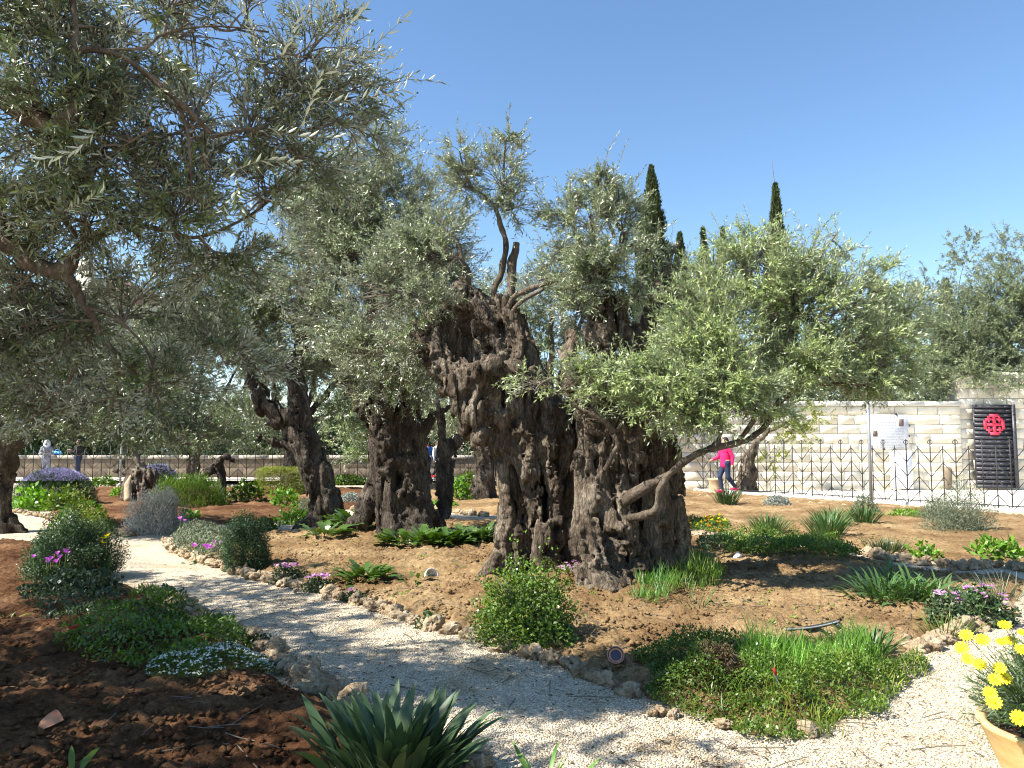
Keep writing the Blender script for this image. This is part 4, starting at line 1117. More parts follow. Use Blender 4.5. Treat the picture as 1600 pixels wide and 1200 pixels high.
far_olive('olive behind the right limbs of the ancient tree', 1080, 758, [(1060, 540, 1.7, 1.3, .9), (1120, 480, 1.5, 1.1, .8), (1020, 600, 1.4, 1.0, .9), (1150, 580, 1.5, 1.0, .9), (1100, 620, 1.3, .6, .8)], .13, .033, 1.9, 57, .25, 680)
far_olive('wide olive above the left end of the back wall', 90, 742, [(60, 560, 2.4, 2.0, 1), (160, 600, 2.2, 1.6, 1), (-30, 500, 2.4, 2.2, 1), (200, 520, 2.0, 1.6, .8), (20, 650, 2.0, 1.0, 1)], .17, .045, 2.0, 58, .3, 690)

# olive by the wall on the right with the thin crooked stem
b = P(1552, 762, 25.8); b[2] = 0
Yb = 25.3
root = olive('grey green olive at the right edge, growing beside the tall dark gate', b,
  chain([(1556, 770, Yb, .2), (1550, 700, Yb, .16), (1546, 640, Yb, .13)], .05), [
  [(1546, 650, Yb, .12), (1538, 625, Yb, .11), (1520, 603, Yb, .09), (1500, 585, Yb, .06), (1480, 560, Yb, .04)],
  [(1520, 603, Yb, .07), (1530, 560, Yb, .05), (1560, 500, Yb, .04)], [(1546, 645, Yb, .09), (1580, 610, Yb, .06), (1620, 560, Yb, .04)]],
  [cl(1500, 520, Yb, 1.5, 1.3, 1.2, 1500, 585, Yb), cl(1570, 470, Yb, 1.8, 1.4, 1.5, 1560, 500, Yb), cl(1590, 400, Yb, 1.2, 1, 1.1, 1570, 470, Yb, .7), cl(1460, 570, Yb, 1.1, 1, .8, 1480, 560, Yb, .9), cl(1640, 480, Yb, 1.8, 1.4, 1.6, 1620, 560, Yb), cl(1570, 580, Yb, 1.5, 1, .7, 1560, 560, Yb, .9), cl(1470, 470, Yb + .6, 1.0, .9, 1.0, 1500, 540, Yb, .8), cl(1600, 630, Yb, .9, .7, .35, 1600, 590, Yb, .6), cl(1420, 590, Yb, 1.0, .9, .55, 1470, 570, Yb, .9), cl(1520, 570, Yb - .5, 1.3, 1, .8, 1500, 570, Yb, 1.1), cl(1450, 600, Yb - .5, 1.1, .8, .5, 1480, 560, Yb, 1.1), cl(1590, 540, Yb - .6, 1.3, 1, 1.1, 1580, 560, Yb, 1.2), cl(1540, 500, Yb, 1.3, 1, 1.0, 1560, 500, Yb, 1.1), cl(1540, 590, Yb - 1.2, 1.2, .6, .5, 1530, 560, Yb, 1.0), cl(1600, 600, Yb - 1.2, 1.0, .6, .6, 1580, 600, Yb, 1.0)],
  .11, .027, 2.5, 61, .05, mat=M['olive_far'], stems=False, twigL=.4)
far_olive('grey crowned olive farther back, above the wall between the sign and the gate', 1480, 745, [(1450, 480, 2.0, 1.8, .9), (1510, 400, 1.5, 1.5, .5), (1400, 540, 2.0, 1.6, .9), (1480, 560, 2.2, 1.6, 1)], .17, .045, 1.9, 62, .25, 640)
far_olive('pale olive behind the wall, just left of the sign board', 1330, 742, [(1300, 560, 2.4, 1.4, 1), (1220, 580, 2.2, 1.2, 1), (1370, 500, 2.0, 1.6, .6), (1400, 460, 1.2, 1.3, .5)], .17, .045, 1.8, 63, .25, 650)
# trees beyond the low wall at the back, left half
for k, (px_, tops, lab) in enumerate([
  (-150, [(-150, 560, 4, 3, 1), (-220, 500, 4, 3, 1)], 'broad olive beyond the low wall, off to the far left'),
  (230, [(180, 560, 3.4, 2.6, 1), (270, 500, 3.0, 2.6, .9), (240, 640, 3.2, 1.4, 1)], 'olive beyond the low wall behind the dead stump'),
  (400, [(380, 560, 3.4, 2.6, 1), (440, 470, 2.8, 2.4, .8), (400, 650, 3.2, 1.3, 1)], 'olive beyond the low wall behind the clipped hedge'),
  (560, [(560, 560, 3.4, 2.6, 1), (600, 480, 2.8, 2.2, .8), (560, 650, 3.2, 1.3, 1)], 'olive beyond the low wall behind the leaning trunk'),
  (740, [(740, 560, 3.4, 2.4, 1), (700, 650, 3.2, 1.3, 1), (800, 640, 3.0, 1.4, 1)], 'olive beyond the low wall behind the ancient trunk'),
  (960, [(930, 560, 3.2, 2.2, 1), (1000, 620, 3.2, 1.6, 1)], 'olive beyond the wall behind the split limbs')]):
    far_olive(lab, px_, 735, tops, .26, .07, 1.7, 70 + k, .35, 680)

# dense shrubs beyond the walls, each with its own foliage and stem
def far_shrub(label, px, Y, w, h, seed, mat='olive_far'):
    b = P(px, 700, Y); b[2] = 0
    root = thing('shrub', label, 'shrub', b)
    r = np.random.default_rng(seed)
    n = int(9000)
    d = rdir(r, n); d[:, 2] = np.abs(d[:, 2])
    p = b + d * np.array([w, w * .5, h]) * (r.uniform(.5, 1, n) ** .5 * (1 + .45 * fbm(d * 2.6 + seed, 3)))[:, None]
    lf = MB(); add_leaves(lf, p, norm(rdir(r, n) + d * .6 + [0, 0, .3]), norm(rdir(r, n) * .8 + d), r.uniform(.14, .3, n), r.uniform(.05, .09, n))
    put('foliage', lf, root, M[mat], kind='stuff')
    m_ = MB(); m_.tube([b + [0, 0, -.05], b + [.05, 0, h * .3], b + [.15, 0, h * .6]], [.12, .1, .04], 7, .2); put('stem', m_, root, M['bark_dark'], True)
for k, (px_, Y_, w_, h_, mt_, lab_) in enumerate([(-120, 37, 3.2, 3.0, 'dark', 'dark shrub beyond the low wall off the left edge'), (0, 38, 3.2, 3.2, 'olive_far', 'grey green shrub beyond the low wall at the left edge'), (90, 37, 3, 2.8, 'dark', 'dark shrub right behind the two people on the left'),
  (180, 38, 3, 3.4, 'olive_far', 'grey green shrub beyond the wall behind the thin pole'), (270, 37, 3, 2.9, 'dark', 'dark shrub beyond the wall right of the dead stump'), (350, 38, 3, 3.3, 'green', 'green shrub beyond the wall behind the crooked stub'), (440, 37, 3, 3.0, 'olive_far', 'grey shrub beyond the wall above the clipped hedge'),
  (530, 38, 3, 3.2, 'dark', 'dark shrub beyond the wall right of the leaning trunk'), (620, 37, 3, 3.2, 'dark', 'dark shrub beyond the wall behind the gnarled trunk'), (710, 38, 3, 3.2, 'dark', 'dark shrub beyond the wall behind the slender trunk'), (800, 37, 3, 3.0, 'olive_far', 'grey shrub hidden mostly by the ancient trunk'),
  (900, 38, 3, 3.6, 'olive_far', 'shrub showing through the cleft of the ancient tree'), (1090, 30, 2.6, 4.6, 'olive_far', 'tall shrub over the wall behind the person in pink'), (1180, 30, 2.6, 4.9, 'olive_bright', 'tall bright shrub over the wall right of the person in pink'), (1280, 30, 2.4, 4.4, 'olive_far', 'grey shrub rising over the wall left of the sign'), (1390, 30, 2.4, 4.5, 'olive_far', 'grey shrub rising over the wall above the sign'), (1480, 30, 2.2, 4.6, 'olive_far', 'grey shrub over the wall left of the gate'), (1600, 30, 2.6, 5.6, 'olive_far', 'grey shrub over the taller wall at the right edge')]):
    far_shrub(lab_, px_, Y_, w_, h_, 300 + k, mt_)

# cypresses
def cypress(label, px, top, Y, wpx, seed, forked=False, whip=False):
    b = P(px, 700, Y); b[2] = 0
    root = thing('cypress_tree', label, 'cypress', b)
    H = P(px, top, Y)[2]; W = wpx / F_PX * Y / 2
    m_ = MB(); m_.tube([b, b + [0, 0, H * .5], b + [0, 0, H * .93]], [.22, .14, .03], 7, .2)
    put('trunk', m_, root, M['bark_dark'], True)
    r = np.random.default_rng(seed)
    n = 26000
    t = r.uniform(0.0, 1, n) ** .8
    W = W * 1.5
    zz = H * (.12 + .88 * t)
    prof = np.clip((1 - t) * 1.9, 0.0, 1) ** .9 * (1 - .1 * t) + .01
    a = r.uniform(0, 6.28, n)
    q = np.stack([np.cos(a) * 2.2, np.sin(a) * 2.2, zz * 1.4], -1)
    R = W * prof * r.uniform(.45, 1, n) ** .5 * (1 + .85 * fbm(q * 1.3 + seed, 3))
    off = np.zeros(n)
    if forked:
        s = np.where(r.uniform(size=n) < .5, -1, 1); off = s * W * .55 * np.clip((t - .35) * 1.6, 0, 1); R = R * np.where(t > .45, .42, 1)
    p = b + np.stack([np.cos(a) * R + off, np.sin(a) * R, zz], -1)
    d = norm(np.stack([np.cos(a) * .45, np.sin(a) * .45, np.ones(n)], -1) + r.normal(size=(n, 3)) * .25)
    nm = norm(np.stack([np.cos(a), np.sin(a), .2 * np.ones(n)], -1) + r.normal(size=(n, 3)) * .4)
    lf = MB()
    add_leaves(lf, p, d, nm, r.uniform(.15, .5, n) * (1 - .45 * t ** 3), r.uniform(.04, .09, n))
    put('crown', lf, root, M['cypress'], kind='stuff')
    if whip:
        m_ = MB(); m_.tube([b + [0, 0, H * .95], b + [-.05, 0, H + .3], b + [-.12, 0, H + 1.1], b + [-.1, 0, H + 1.5]], [.03, .02, .012, .006], 4)
        put('leader', m_, root, M['twig'])
    return root
cypress('tallest and broadest dark cypress, right behind the ancient olive', 1024, 262, 38, 50, 1)
cypress('narrow cypress with a bare whip on top, right of centre', 1223, 290, 40, 30, 2, whip=True)
cypress('short dark cypress tip close beside the tallest cypress', 1068, 366, 44, 32, 3)
cypress('cypress with a forked double top between the two tall ones', 1121, 358, 42, 38, 4, forked=True)
cypress('faint small cypress tip above the right end of the bright crown', 1374, 428, 50, 26, 5)
cypress('dusky cypress standing among the grey olives near the right edge', 1490, 440, 40, 30, 6)
cypress('low cypress tip immediately left of the forked one', 1100, 400, 46, 20, 7)
# ------------------------------------------------------------------ walkway, walls, fences
def slab(name, poly, z0, z1, mat):
    m_ = MB(); n = len(poly)
    V = [(x, y, z0) for x, y in poly] + [(x, y, z1) for x, y in poly]
    bm_T = []
    for k in range(1, n - 1): bm_T.append([n, n + k, n + k + 1])
    m_.add(V, [[k, (k + 1) % n, n + (k + 1) % n, n + k] for k in range(n)], bm_T)
    return tag(link(name, m_.mesh(name), None, mat), kind='structure')

FD = np.array([0.612, -0.79]); FD = FD / np.linalg.norm(FD)
F0 = np.array([8.9, 20.7])
fl = lambda s: F0 + FD * s
WALL_Y = 24.4
c0 = fl(-8.0); c1 = fl(9.5)
slab('walkway', [tuple(c0), tuple(c1), (30, c1[1]), (30, WALL_Y + .2), (c0[0], WALL_Y + 7), ], -.2, .03, M['pave'])
slab('walkway', [(-30, 30.2), (c0[0] - 3, 30.2), (c0[0] - .01, c0[1] + .2), (c0[0] - .01, 33.5), (-30, 33.5)], -.2, .024, M['pave'])

def block_mesh(seed, rough=.035):
    r = np.random.default_rng(seed)
    m_ = MB()
    xs = np.array([-.5, -.475, -.1, .475, .5]); zs = np.array([-.5, -.44, 0.1, .44, .5])
    X, Z = np.meshgrid(xs, zs, indexing='ij')
    edge = (np.abs(X) == .5) | (np.abs(Z) == .5)
    Yv = np.where(edge, 0.0, -rough * r.uniform(.5, 1.3, X.shape))
    V = np.stack([X.ravel(), Yv.ravel(), Z.ravel()], 1)
    idx = np.arange(25).reshape(5, 5)
    Q = np.stack([idx[:-1, :-1], idx[1:, :-1], idx[1:, 1:], idx[:-1, 1:]], -1).reshape(-1, 4)
    m_.add(V, Q)
    me = m_.mesh('stone_block')
    return me

def block_wall(root, x0, x1, y, z0, z1, ch, lmin, lmax, mat, seed, name='stone_block', rough=.026, gap=.012):
    r = random.Random(seed)
    var = [block_mesh(seed * 10 + k, rough) for k in range(5)]
    for v in var: v.materials.append(mat)
    z = z0
    while z < z1 - .02:
        h = min(ch * r.uniform(.93, 1.07), z1 - z)
        if z1 - (z + h) < .08: h = z1 - z
        x = x0 - r.uniform(0, lmin)
        x = x0
        first = True
        while x < x1 - .01:
            l = r.uniform(lmin, lmax) * (r.uniform(.4, 1) if first else 1)
            first = False
            if x1 - (x + l) < lmin * .4: l = x1 - x
            o = link(name, r.choice(var), root)
            o.location = (x + l / 2 - root.location.x, y - r.uniform(.0, .012) - root.location.y, z + h / 2)
            o.scale = (l - gap, 1, h - gap)
            x += l
        z += h

def px2x(px, Y): return (px - 800) / F_PX * Y
# right: pale stone wall facing the garden
xa, xs_, xb = px2x(985, WALL_Y), px2x(1500, WALL_Y), px2x(1720, WALL_Y)
W1 = thing('stone_wall', 'pale cream block wall with flat coping, behind the fence on the right', 'wall', (xa, WALL_Y, 0))
m_ = MB(); m_.box(((xa + xs_) / 2, WALL_Y + .214, 1.38), (xs_ - xa, .42, 2.76)); put('core', m_, W1, M['joint'])
block_wall(W1, xa, xs_, WALL_Y, .02, 2.76, .315, .5, 1.15, M['cream'], 3)
for k in range(9):
    w_ = (xs_ - xa) / 9
    m_ = MB(); m_.box((xa + (k + .5) * w_, WALL_Y + .18, 2.845), (w_ - .012, .56, .16)); put('coping_stone', m_, W1, M['coping'])
W2 = thing('stone_wall', 'taller rough stone wall section behind the dark gate at the right edge', 'wall', (xs_, WALL_Y + .1, 0))
m_ = MB(); m_.box(((xs_ + xb) / 2 + .01, WALL_Y + .414, 1.95), (xb - xs_, .6, 3.9)); put('core', m_, W2, M['joint'])
block_wall(W2, xs_ + .02, xb, WALL_Y + .1, .02, 3.88, .33, .5, 1.0, M['cream'], 5)
# low wall at the back left
LWY = 33.0
xl, xr = px2x(-140, LWY), px2x(985, LWY)
W3 = thing('low_wall', 'long low brownish wall with pale coping behind the back fence', 'wall', (xl, LWY, 0))
m_ = MB(); m_.box(((xl + xr) / 2, LWY + .165, .42), (xr - xl, .32, .84)); put('core', m_, W3, M['joint'])
block_wall(W3, xl, xr, LWY, .02, .84, .41, .9, 1.3, M['lowwall'], 8, rough=.012)
n_ = 24
for k in range(n_):
    w_ = (xr - xl) / n_
    m_ = MB(); m_.box((xl + (k + .5) * w_, LWY + .14, .92), (w_ - .01, .46, .15)); put('coping_stone', m_, W3, M['dark_coping'])

def bar_mesh(name, r_, h, sides=6):
    m_ = MB(); m_.tube([(0, 0, 0), (0, 0, h)], [r_, r_], sides); me = m_.mesh(name); me.materials.append(M['iron']); return me

def fence(label, p0, d, n, sp, h_tall, h_low, z0, ring=True, levels=4, lr=.36, br=.0135):
    root = thing('iron_fence', label, 'fence', (p0[0], p0[1], z0))
    ang = math.atan2(d[1], d[0]); root.rotation_euler = (0, 0, ang)
    pt_, pl_ = bar_mesh('post', br, h_tall), bar_mesh('post', br, h_low)
    dl = math.hypot(sp, lr)
    dm = bar_mesh('diagonal_bar', br * .72, dl, 4)
    rm_ = MB(); a = np.linspace(0, 2 * math.pi, 15)
    rm_.tube(np.stack([np.cos(a) * .055, 0 * a, np.sin(a) * .055], 1), br * .6, 5, cap=False)
    rme = rm_.mesh('ring', True); rme.materials.append(M['iron'])
    for k in range(n):
        tall = k % 2 == 0
        o = link('post', pt_ if tall else pl_, root); o.location = (k * sp, 0, 0)
        if tall and ring:
            o = link('ring', rme, root); o.location = (k * sp, 0, h_tall - .075)
        if k < n - 1:
            for j in range(levels):
                o = link('diagonal_bar', dm, root)
                top = h_low - .06 - j * lr
                if tall:   # rises to the right
                    o.location = (k * sp, .004, top - lr); o.rotation_euler = (0, math.atan2(sp, lr), 0)
                else:
                    o.location = ((k + 1) * sp, .004, top - lr); o.rotation_euler = (0, -math.atan2(sp, lr), 0)
    m_ = MB(); m_.tube([(-.02, .016, .07), (n * sp, .016, .07)], br, 5)
    rl = link('rail', m_.mesh('rail'), root, M['iron'])
    return root
fence('black iron fence with chevron bars and ringed posts before the pale stone wall', fl(-7.9), FD, 58, .292, 1.62, 1.46, .04)
fence('long dark iron fence with chevron bars across the back left', (px2x(-90, 29.6), 29.6), (1, 0), 66, .34, 1.38, 1.28, .02, ring=False, levels=3)
# low kerb under the right fence
m_ = MB(); R_ = np.array([[FD[0], -FD[1], 0], [FD[1], FD[0], 0], [0, 0, 1]])
cc = (fl(-8) + fl(9.3)) / 2
m_.box((cc[0], cc[1], .0), (17.3, .18, .12), R_)
tag(link('kerb', m_.mesh('kerb'), None, M['coping']), kind='structure')

# poles
def pole(label, px, Y, top, r_):
    b = P(px, 700, Y); b[2] = 0
    t = thing('metal_pole', label, 'pole', b)
    m_ = MB(); m_.tube([b, b + [0, 0, top]], [r_, r_], 12); put('shaft', m_, t, M['pole'], True)
    m_ = MB(); m_.tube([b + [0, 0, 0], b + [0, 0, .1]], [r_ * 1.5, r_ * 1.35], 12); put('collar', m_, t, M['pole'], True)
pole('grey metal pole in front of the sign board, beside the fence', 1358.5, 18.6, 3.1, .042)
pole('thin grey pole behind the dead olive stump on the left', 190, 27.0, 2.1, .04)

# sign board
SY = WALL_Y - .12
def wbox(m_, x0, y0, x1, y1, Y, th):
    a, b = P(x0, y0, Y), P(x1, y1, Y)
    m_.box(((a[0] + b[0]) / 2, Y, (a[2] + b[2]) / 2), (abs(b[0] - a[0]), th, abs(a[2] - b[2])))
ob = P(1389, 675, SY)
sg = thing('sign_board', 'white information board with text and two small pictures on the pale wall', 'sign', (ob[0], SY, 0))
m_ = MB(); wbox(m_, 1358, 648, 1420, 702, SY, .03); put('board', m_, sg, M['signboard'])
m_ = MB(); wbox(m_, 1404, 655, 1412, 666, SY - .02, .01); put('picture', m_, sg, M['photo'])
m_ = MB(); wbox(m_, 1363.5, 673, 1371, 682, SY - .02, .01); put('picture', m_, sg, M['photo'])
m_ = MB()
rr_ = random.Random(5)
for row in range(20):
    y_ = 652 + row * 2.45
    segs = [(1362, 1400)] if y_ < 668 else [(1375, 1412)]
    for a_, b_ in segs:
        x_ = a_
        while x_ < b_:
            l_ = rr_.uniform(1.2, 4.5)
            wbox(m_, x_, y_, min(x_ + l_, b_), y_ + .62, SY - .018, .004)
            x_ += l_ + .7
put('lettering', m_, sg, M['ink'], kind='stuff')
for x_, y_ in [(1421, 665), (1421, 681), (1363, 702), (1382, 702), (1400, 647)]:
    m_ = MB(); wbox(m_, x_ - 1, y_ - 1.6, x_ + 1, y_ + 1.6, SY - .02, .03); put('clip', m_, sg, M['iron'])
wp = thing('blank_board', 'plain bright white panel standing below the sign board behind the fence', 'panel', (P(1408, 700, SY)[0], SY - .15, 0))
m_ = MB(); wbox(m_, 1389.5, 704, 1427, 764, SY - .15, .03); put('panel', m_, wp, M['whitepaint'])
for x_ in (1394, 1423):
    m_ = MB(); a = P(x_, 764, SY - .1); m_.tube([(a[0], SY - .1, .03), (a[0], SY - .1, a[2] + .5)], [.02, .02], 6); put('leg', m_, wp, M['pole'])
nh = thing('wall_plate', 'small brown arched plate low on the pale wall, left of the dark gate', 'plate', (P(1480, 745, SY)[0], SY + .05, 0))  # brown round-topped plate standing out from the wall face
pr = cap_chain([P(1480.5, 759, SY + .1), P(1480.5, 735, SY + .1)], [.13, .13], .02)
solid_obj('cover', pr, .03, M['lowwall'], nh, None, origin=tuple(nh.location))

# dark gate with the red crosses
GY = WALL_Y - .2
ga, gb = P(1521, 632, GY), P(1586, 763, GY)
gt = thing('metal_gate', 'tall dark slatted gate bearing a red cross emblem at the right edge', 'gate', ((ga[0] + gb[0]) / 2, GY, 0))
gw, gh = gb[0] - ga[0], ga[2] - gb[2]
m_ = MB(); m_.box(((ga[0] + gb[0]) / 2, GY + .06, (ga[2] + gb[2]) / 2), (gw, .05, gh)); put('back_panel', m_, gt, M['gate'])
m_ = MB(); m_.box((gb[0] + .05, GY + .02, (ga[2] + gb[2]) / 2), (.09, .2, gh)); put('frame', m_, gt, M['gate'])
ns = 19
for k in range(ns):
    z = gb[2] + (k + .5) * gh / ns
    m_ = MB(); m_.box(((ga[0] + gb[0]) / 2, GY, z), (gw, .06, gh / ns * .66)); put('slat', m_, gt, M['gate'])
m_ = MB()
for k in range(ns):
    z = gb[2] + (k + .5) * gh / ns
    for j in range(4):
        x_ = ga[0] + gw * (.16 + .23 * j + (.05 if k % 2 else 0))
        m_.box((x_, GY - .036, z + .005), (gw * .1, .012, .022))
put('studs', m_, gt, M['stud'], kind='stuff')
ec = P(1552, 663.5, GY); s_ = .37
m_ = MB(); mg = MB()
def cross_potent(m_, cx, cz, h, w, bar, y):
    m_.box((cx, y, cz), (2 * h, .012, w)); m_.box((cx, y - .0005, cz + (h + w) / 2 - w / 4), (w, .013, h - w / 2)); m_.box((cx, y - .0005, cz - (h + w) / 2 + w / 4), (w, .013, h - w / 2))
    for dx, dz in ((1, 0), (-1, 0)): m_.box((cx + dx * (h + w / 2), y + .0005, cz), (w, .014, bar))
    for dz in (1, -1): m_.box((cx, y + .001, cz + dz * (h + w / 2)), (bar, .0145, w))
cross_potent(m_, ec[0], ec[2], s_ * .66, .1, s_ * .8, GY - .05)
put('large_cross', m_, gt, M['cross'])
for dx in (-1, 1):
    for dz in (-1, 1):
        m_ = MB(); q = (ec[0] + dx * .175, ec[2] + dz * .175)
        m_.box((q[0], GY - .05, q[1]), (.2, .012, .06)); m_.box((q[0], GY - .0505, q[1] + .065), (.06, .013, .07)); m_.box((q[0], GY - .0505, q[1] - .065), (.06, .013, .07))
        put('small_cross', m_, gt, M['cross'])

# far building seen through the leaves
fb = P(160, 700, 70); fb[2] = 0
bd = thing('stone_building', 'distant stone house with brown gabled roof and little bell turret, upper left behind leaves', 'building', fb)
zr = P(165, 432, 70)[2]; ze = P(165, 462, 70)[2]
m_ = MB(); m_.box(fb + [0, 3, ze / 2 - .5], (11, 6, ze - 1)); put('wall', m_, bd, M['cream'])
m_ = MB()
x0, x1 = fb[0] - 6, fb[0] + 6; xm = fb[0] + .6
y0, y1 = fb[1] - .4, fb[1] + 6.4
m_.add([(x0, y0, ze - .9), (x1, y0, ze - .9), (xm, y0, zr), (x0, y1, ze - .9), (x1, y1, ze - .9), (xm, y1, zr)], [[0, 2, 5, 3], [2, 1, 4, 5], [0, 3, 4, 1]], [[0, 1, 2], [3, 5, 4]])
put('roof', m_, bd, M['roof'])
tx = P(132, 440, 69); m_ = MB(); m_.box((tx[0], fb[1] - .8, zr * .5 + .3), (1.2, 1.2, zr + .6)); m_.box((tx[0], fb[1] - .8, zr + .75), (1.5, 1.5, .2)); m_.lathe([(.7, 0), (.5, .5), (0.01, .9)], 12, (tx[0], fb[1] - .8, zr + .85)); put('turret', m_, bd, M['cream'])
for k in range(4):
    m_ = MB(); m_.box((fb[0] - 3.6 + k * 2.4, fb[1] - .03, ze - 3), (1.0, .1, 1.5)); put('window', m_, bd, M['lens'])

# ------------------------------------------------------------------ stone edgings
import bmesh
def rock_mesh(seed):
    bm = bmesh.new(); bmesh.ops.create_icosphere(bm, subdivisions=4, radius=1.0)
    V = np.array([v.co[:] for v in bm.verts])
    o = seed * 13.7
    d = 1.05 + .5 * fbm(V * 1.3 + o, 2) - .9 * np.maximum(fbm(V * 2.2 + o + 5, 2) - .12, 0) - 1.1 * np.maximum(.13 - np.abs(fbm(V * 1.8 + o + 31, 2)), 0) - .6 * np.maximum(fbm(V * 4.5 + o + 9, 2) - .1, 0) + .2 * fbm(V * 6 + o, 2)
    V = V * d[:, None] * np.array([1.1, .85, .75])
    for v, c in zip(bm.verts, V): v.co = c
    me = bpy.data.meshes.new('stone'); bm.to_mesh(me); bm.free()
    me.polygons.foreach_set('use_smooth', np.ones(len(me.polygons), bool))
    me.materials.append(M['stone'])
    return me
ROCKS = [rock_mesh(k) for k in range(9)]
def edging(label, line, smin, smax, seed, gap=.82, dz=0.0, double=.25):
    r = random.Random(seed)
    pts = np.array([G(x, y, 0.0) for x, y in line])
    seg = np.linalg.norm(np.diff(pts, axis=0), axis=1); cum = np.concatenate([[0], np.cumsum(seg)])
    root = thing('stone_edging', label, 'stone edging', pts[0])
    s = 0
    while s < cum[-1]:
        size = r.uniform(smin, smax) * .84
        q = np.array([np.interp(s, cum, pts[:, k]) for k in range(3)])
        for e in range(2 if r.random() < double else 1):
            z_ = size if e == 0 else size * .6
            o = link('stone', r.choice(ROCKS), root)
            jit = [r.uniform(-.05, .05), r.uniform(-.05, .05)] if e == 0 else [r.uniform(-.14, .14), r.uniform(-.14, .14)]
            o.location = Vector((q[0] + jit[0], q[1] + jit[1], z_ * .22 + dz + (e * .02))) - root.location
            o.rotation_euler = (r.uniform(-.5, .5), r.uniform(-.5, .5), r.uniform(0, 6.28))
            o.scale = (z_ * r.uniform(.85, 1.15) / 2 * 1.15, z_ * r.uniform(.85, 1.1) / 2 * 1.1, z_ / 2 * r.uniform(.8, 1.25))
        s += size * gap * r.uniform(.6, 1.35)
edging('pitted limestone edging along the far side of the gravel path, front of the main bed', [(400, 905), (470, 920), (560, 942), (640, 972), (700, 988), (760, 1005), (840, 1030), (900, 1050), (960, 1075), (1005, 1096)], .13, .22, 1)
edging('rough stones along the near left side of the gravel path', [(240, 928), (300, 965), (360, 988), (400, 1003), (428, 1042), (480, 1070), (540, 1098), (560, 1108)], .13, .23, 2, 1.0)
edging('few stones beside the big strap leaved plant at the bottom of the picture', [(690, 1168), (730, 1185), (770, 1215)], .12, .18, 3)
edging('stones half sunk in the ground cover at the front tip of the main bed', [(1030, 1112), (1120, 1140), (1215, 1150), (1235, 1158), (1290, 1150)], .08, .14, 4, 2.6)
edging('stones at the right corner of the main bed by the white gravel', [(1440, 1018), (1470, 1003), (1500, 990), (1545, 975), (1580, 955)], .15, .24, 5)
edging('pale stones round the junction of the paths under the silvery shrub', [(165, 835), (200, 838), (250, 834), (300, 828)], .14, .22, 6, 1.1)
edging('stones under the cyclamens where the path begins', [(262, 846), (275, 862), (320, 880), (400, 902)], .14, .22, 7)
edging('low stones by the foot of the leaning trunk', [(425, 836), (460, 834), (500, 828)], .12, .18, 8)
edging('pale stones of the far path left of the ancient trunk', [(555, 797), (600, 786), (640, 792), (700, 800), (765, 808)], .16, .26, 9, 1.0)
edging('white rocks beside the orange marigolds right of the trunk', [(1068, 838), (1110, 840), (1160, 846), (1215, 852)], .14, .24, 10, .9)
edging('grey stones edging the far bed on the right', [(1280, 858), (1330, 864), (1390, 876), (1440, 882), (1500, 890), (1560, 886), (1620, 894)], .15, .27, 11, .8, double=.5)
edging('stones at the foot of the lavender hedge by the left end of the path', [(20, 800), (70, 808), (100, 818), (150, 828)], .14, .2, 12, 1.5)
edging('stones along the right hand fence foot', [(1085, 778), (1160, 784), (1260, 790), (1340, 797), (1420, 802)], .14, .24, 13, 1.2)

# ------------------------------------------------------------------ bushes, ground cover and plants
def leaf_ball(c, rad, L, W, dens, seed, box=2.0, up=.4, inner=.35, lump=.3, hexa=False, flat=0.0, lsc=3.0):
    r = np.random.default_rng(seed)
    rad = np.array(rad, float)
    area = 2 * math.pi * ((rad[0] * rad[2]) ** 1.6 / 2 + (rad[0] * rad[1]) ** 1.6 / 2) ** (1 / 1.6)
    n = int(dens * area / (L * W * .5))
    d = rdir(r, n); d[:, 2] = np.abs(d[:, 2])
    d = norm(d)
    d = d / (np.sum(np.abs(d) ** box, 1) ** (1 / box))[:, None]
    rr = r.uniform(inner, 1, n) ** .5 * (1 + lump * fbm(d * lsc + seed * 3.3, 3) * 1.5)
    p = c + d * rad * rr[:, None]
    out = norm(d / rad)
    ax = norm(out * .6 + rdir(r, n) * .8 + np.array([0, 0, up]))
    nm = norm(out * .8 + rdir(r, n) * .6 + np.array([0, 0, .5]))
    lf = MB()
    add_leaves(lf, p, ax, nm, L * r.uniform(.6, 1.25, n), W * r.uniform(.7, 1.2, n), hexa)
    return lf

def bush(name, label, cat, px, py, wpx, hpx, L, W, mat, dens=1.6, seed=1, depth=.8, stems=7, stem_mat=None, flowers=None, loc=None, **kw):
    b = GP(px, py) if loc is None else np.array(loc, float)
    Y = b[1]
    w, h = wpx / F_PX * Y / 2, hpx / F_PX * Y
    b = b + np.array([px2x(px, Y) * 0, w * depth * .8, 0])
    b[0] *= b[1] / Y
    b[2] = gz(b[0], b[1])
    root = thing(name, label, cat, b)
    put('foliage', leaf_ball(b + [0, 0, -.02], (w, w * depth, h), L, W, dens, seed, **kw), root, M[mat], kind='stuff')
    r = np.random.default_rng(seed + 5)
    m_ = MB()
    for k in range(stems):
        a = r.uniform(0, 6.28); e = b + [math.cos(a) * w * .6, math.sin(a) * w * depth * .6, h * r.uniform(.5, .85)]
        m_.tube([b + [math.cos(a) * .03, math.sin(a) * .03, -.03], (b + e) / 2 + [0, 0, h * .08], e], np.array([.012, .008, .003]) * max(1, h * 1.3), 4)
    put('stem', m_, root, stem_mat or M['twig'], kind='stuff')
    if flowers:
        fm, n, size, top = flowers
        d = rdir(r, n); d[:, 2] = np.abs(d[:, 2]) + top
        d = norm(d)
        p = b + d * np.array([w, w * depth, h]) * 1.04
        put('flowers', petal_cloud(p, size, seed), root, M[fm], kind='stuff')
    return root

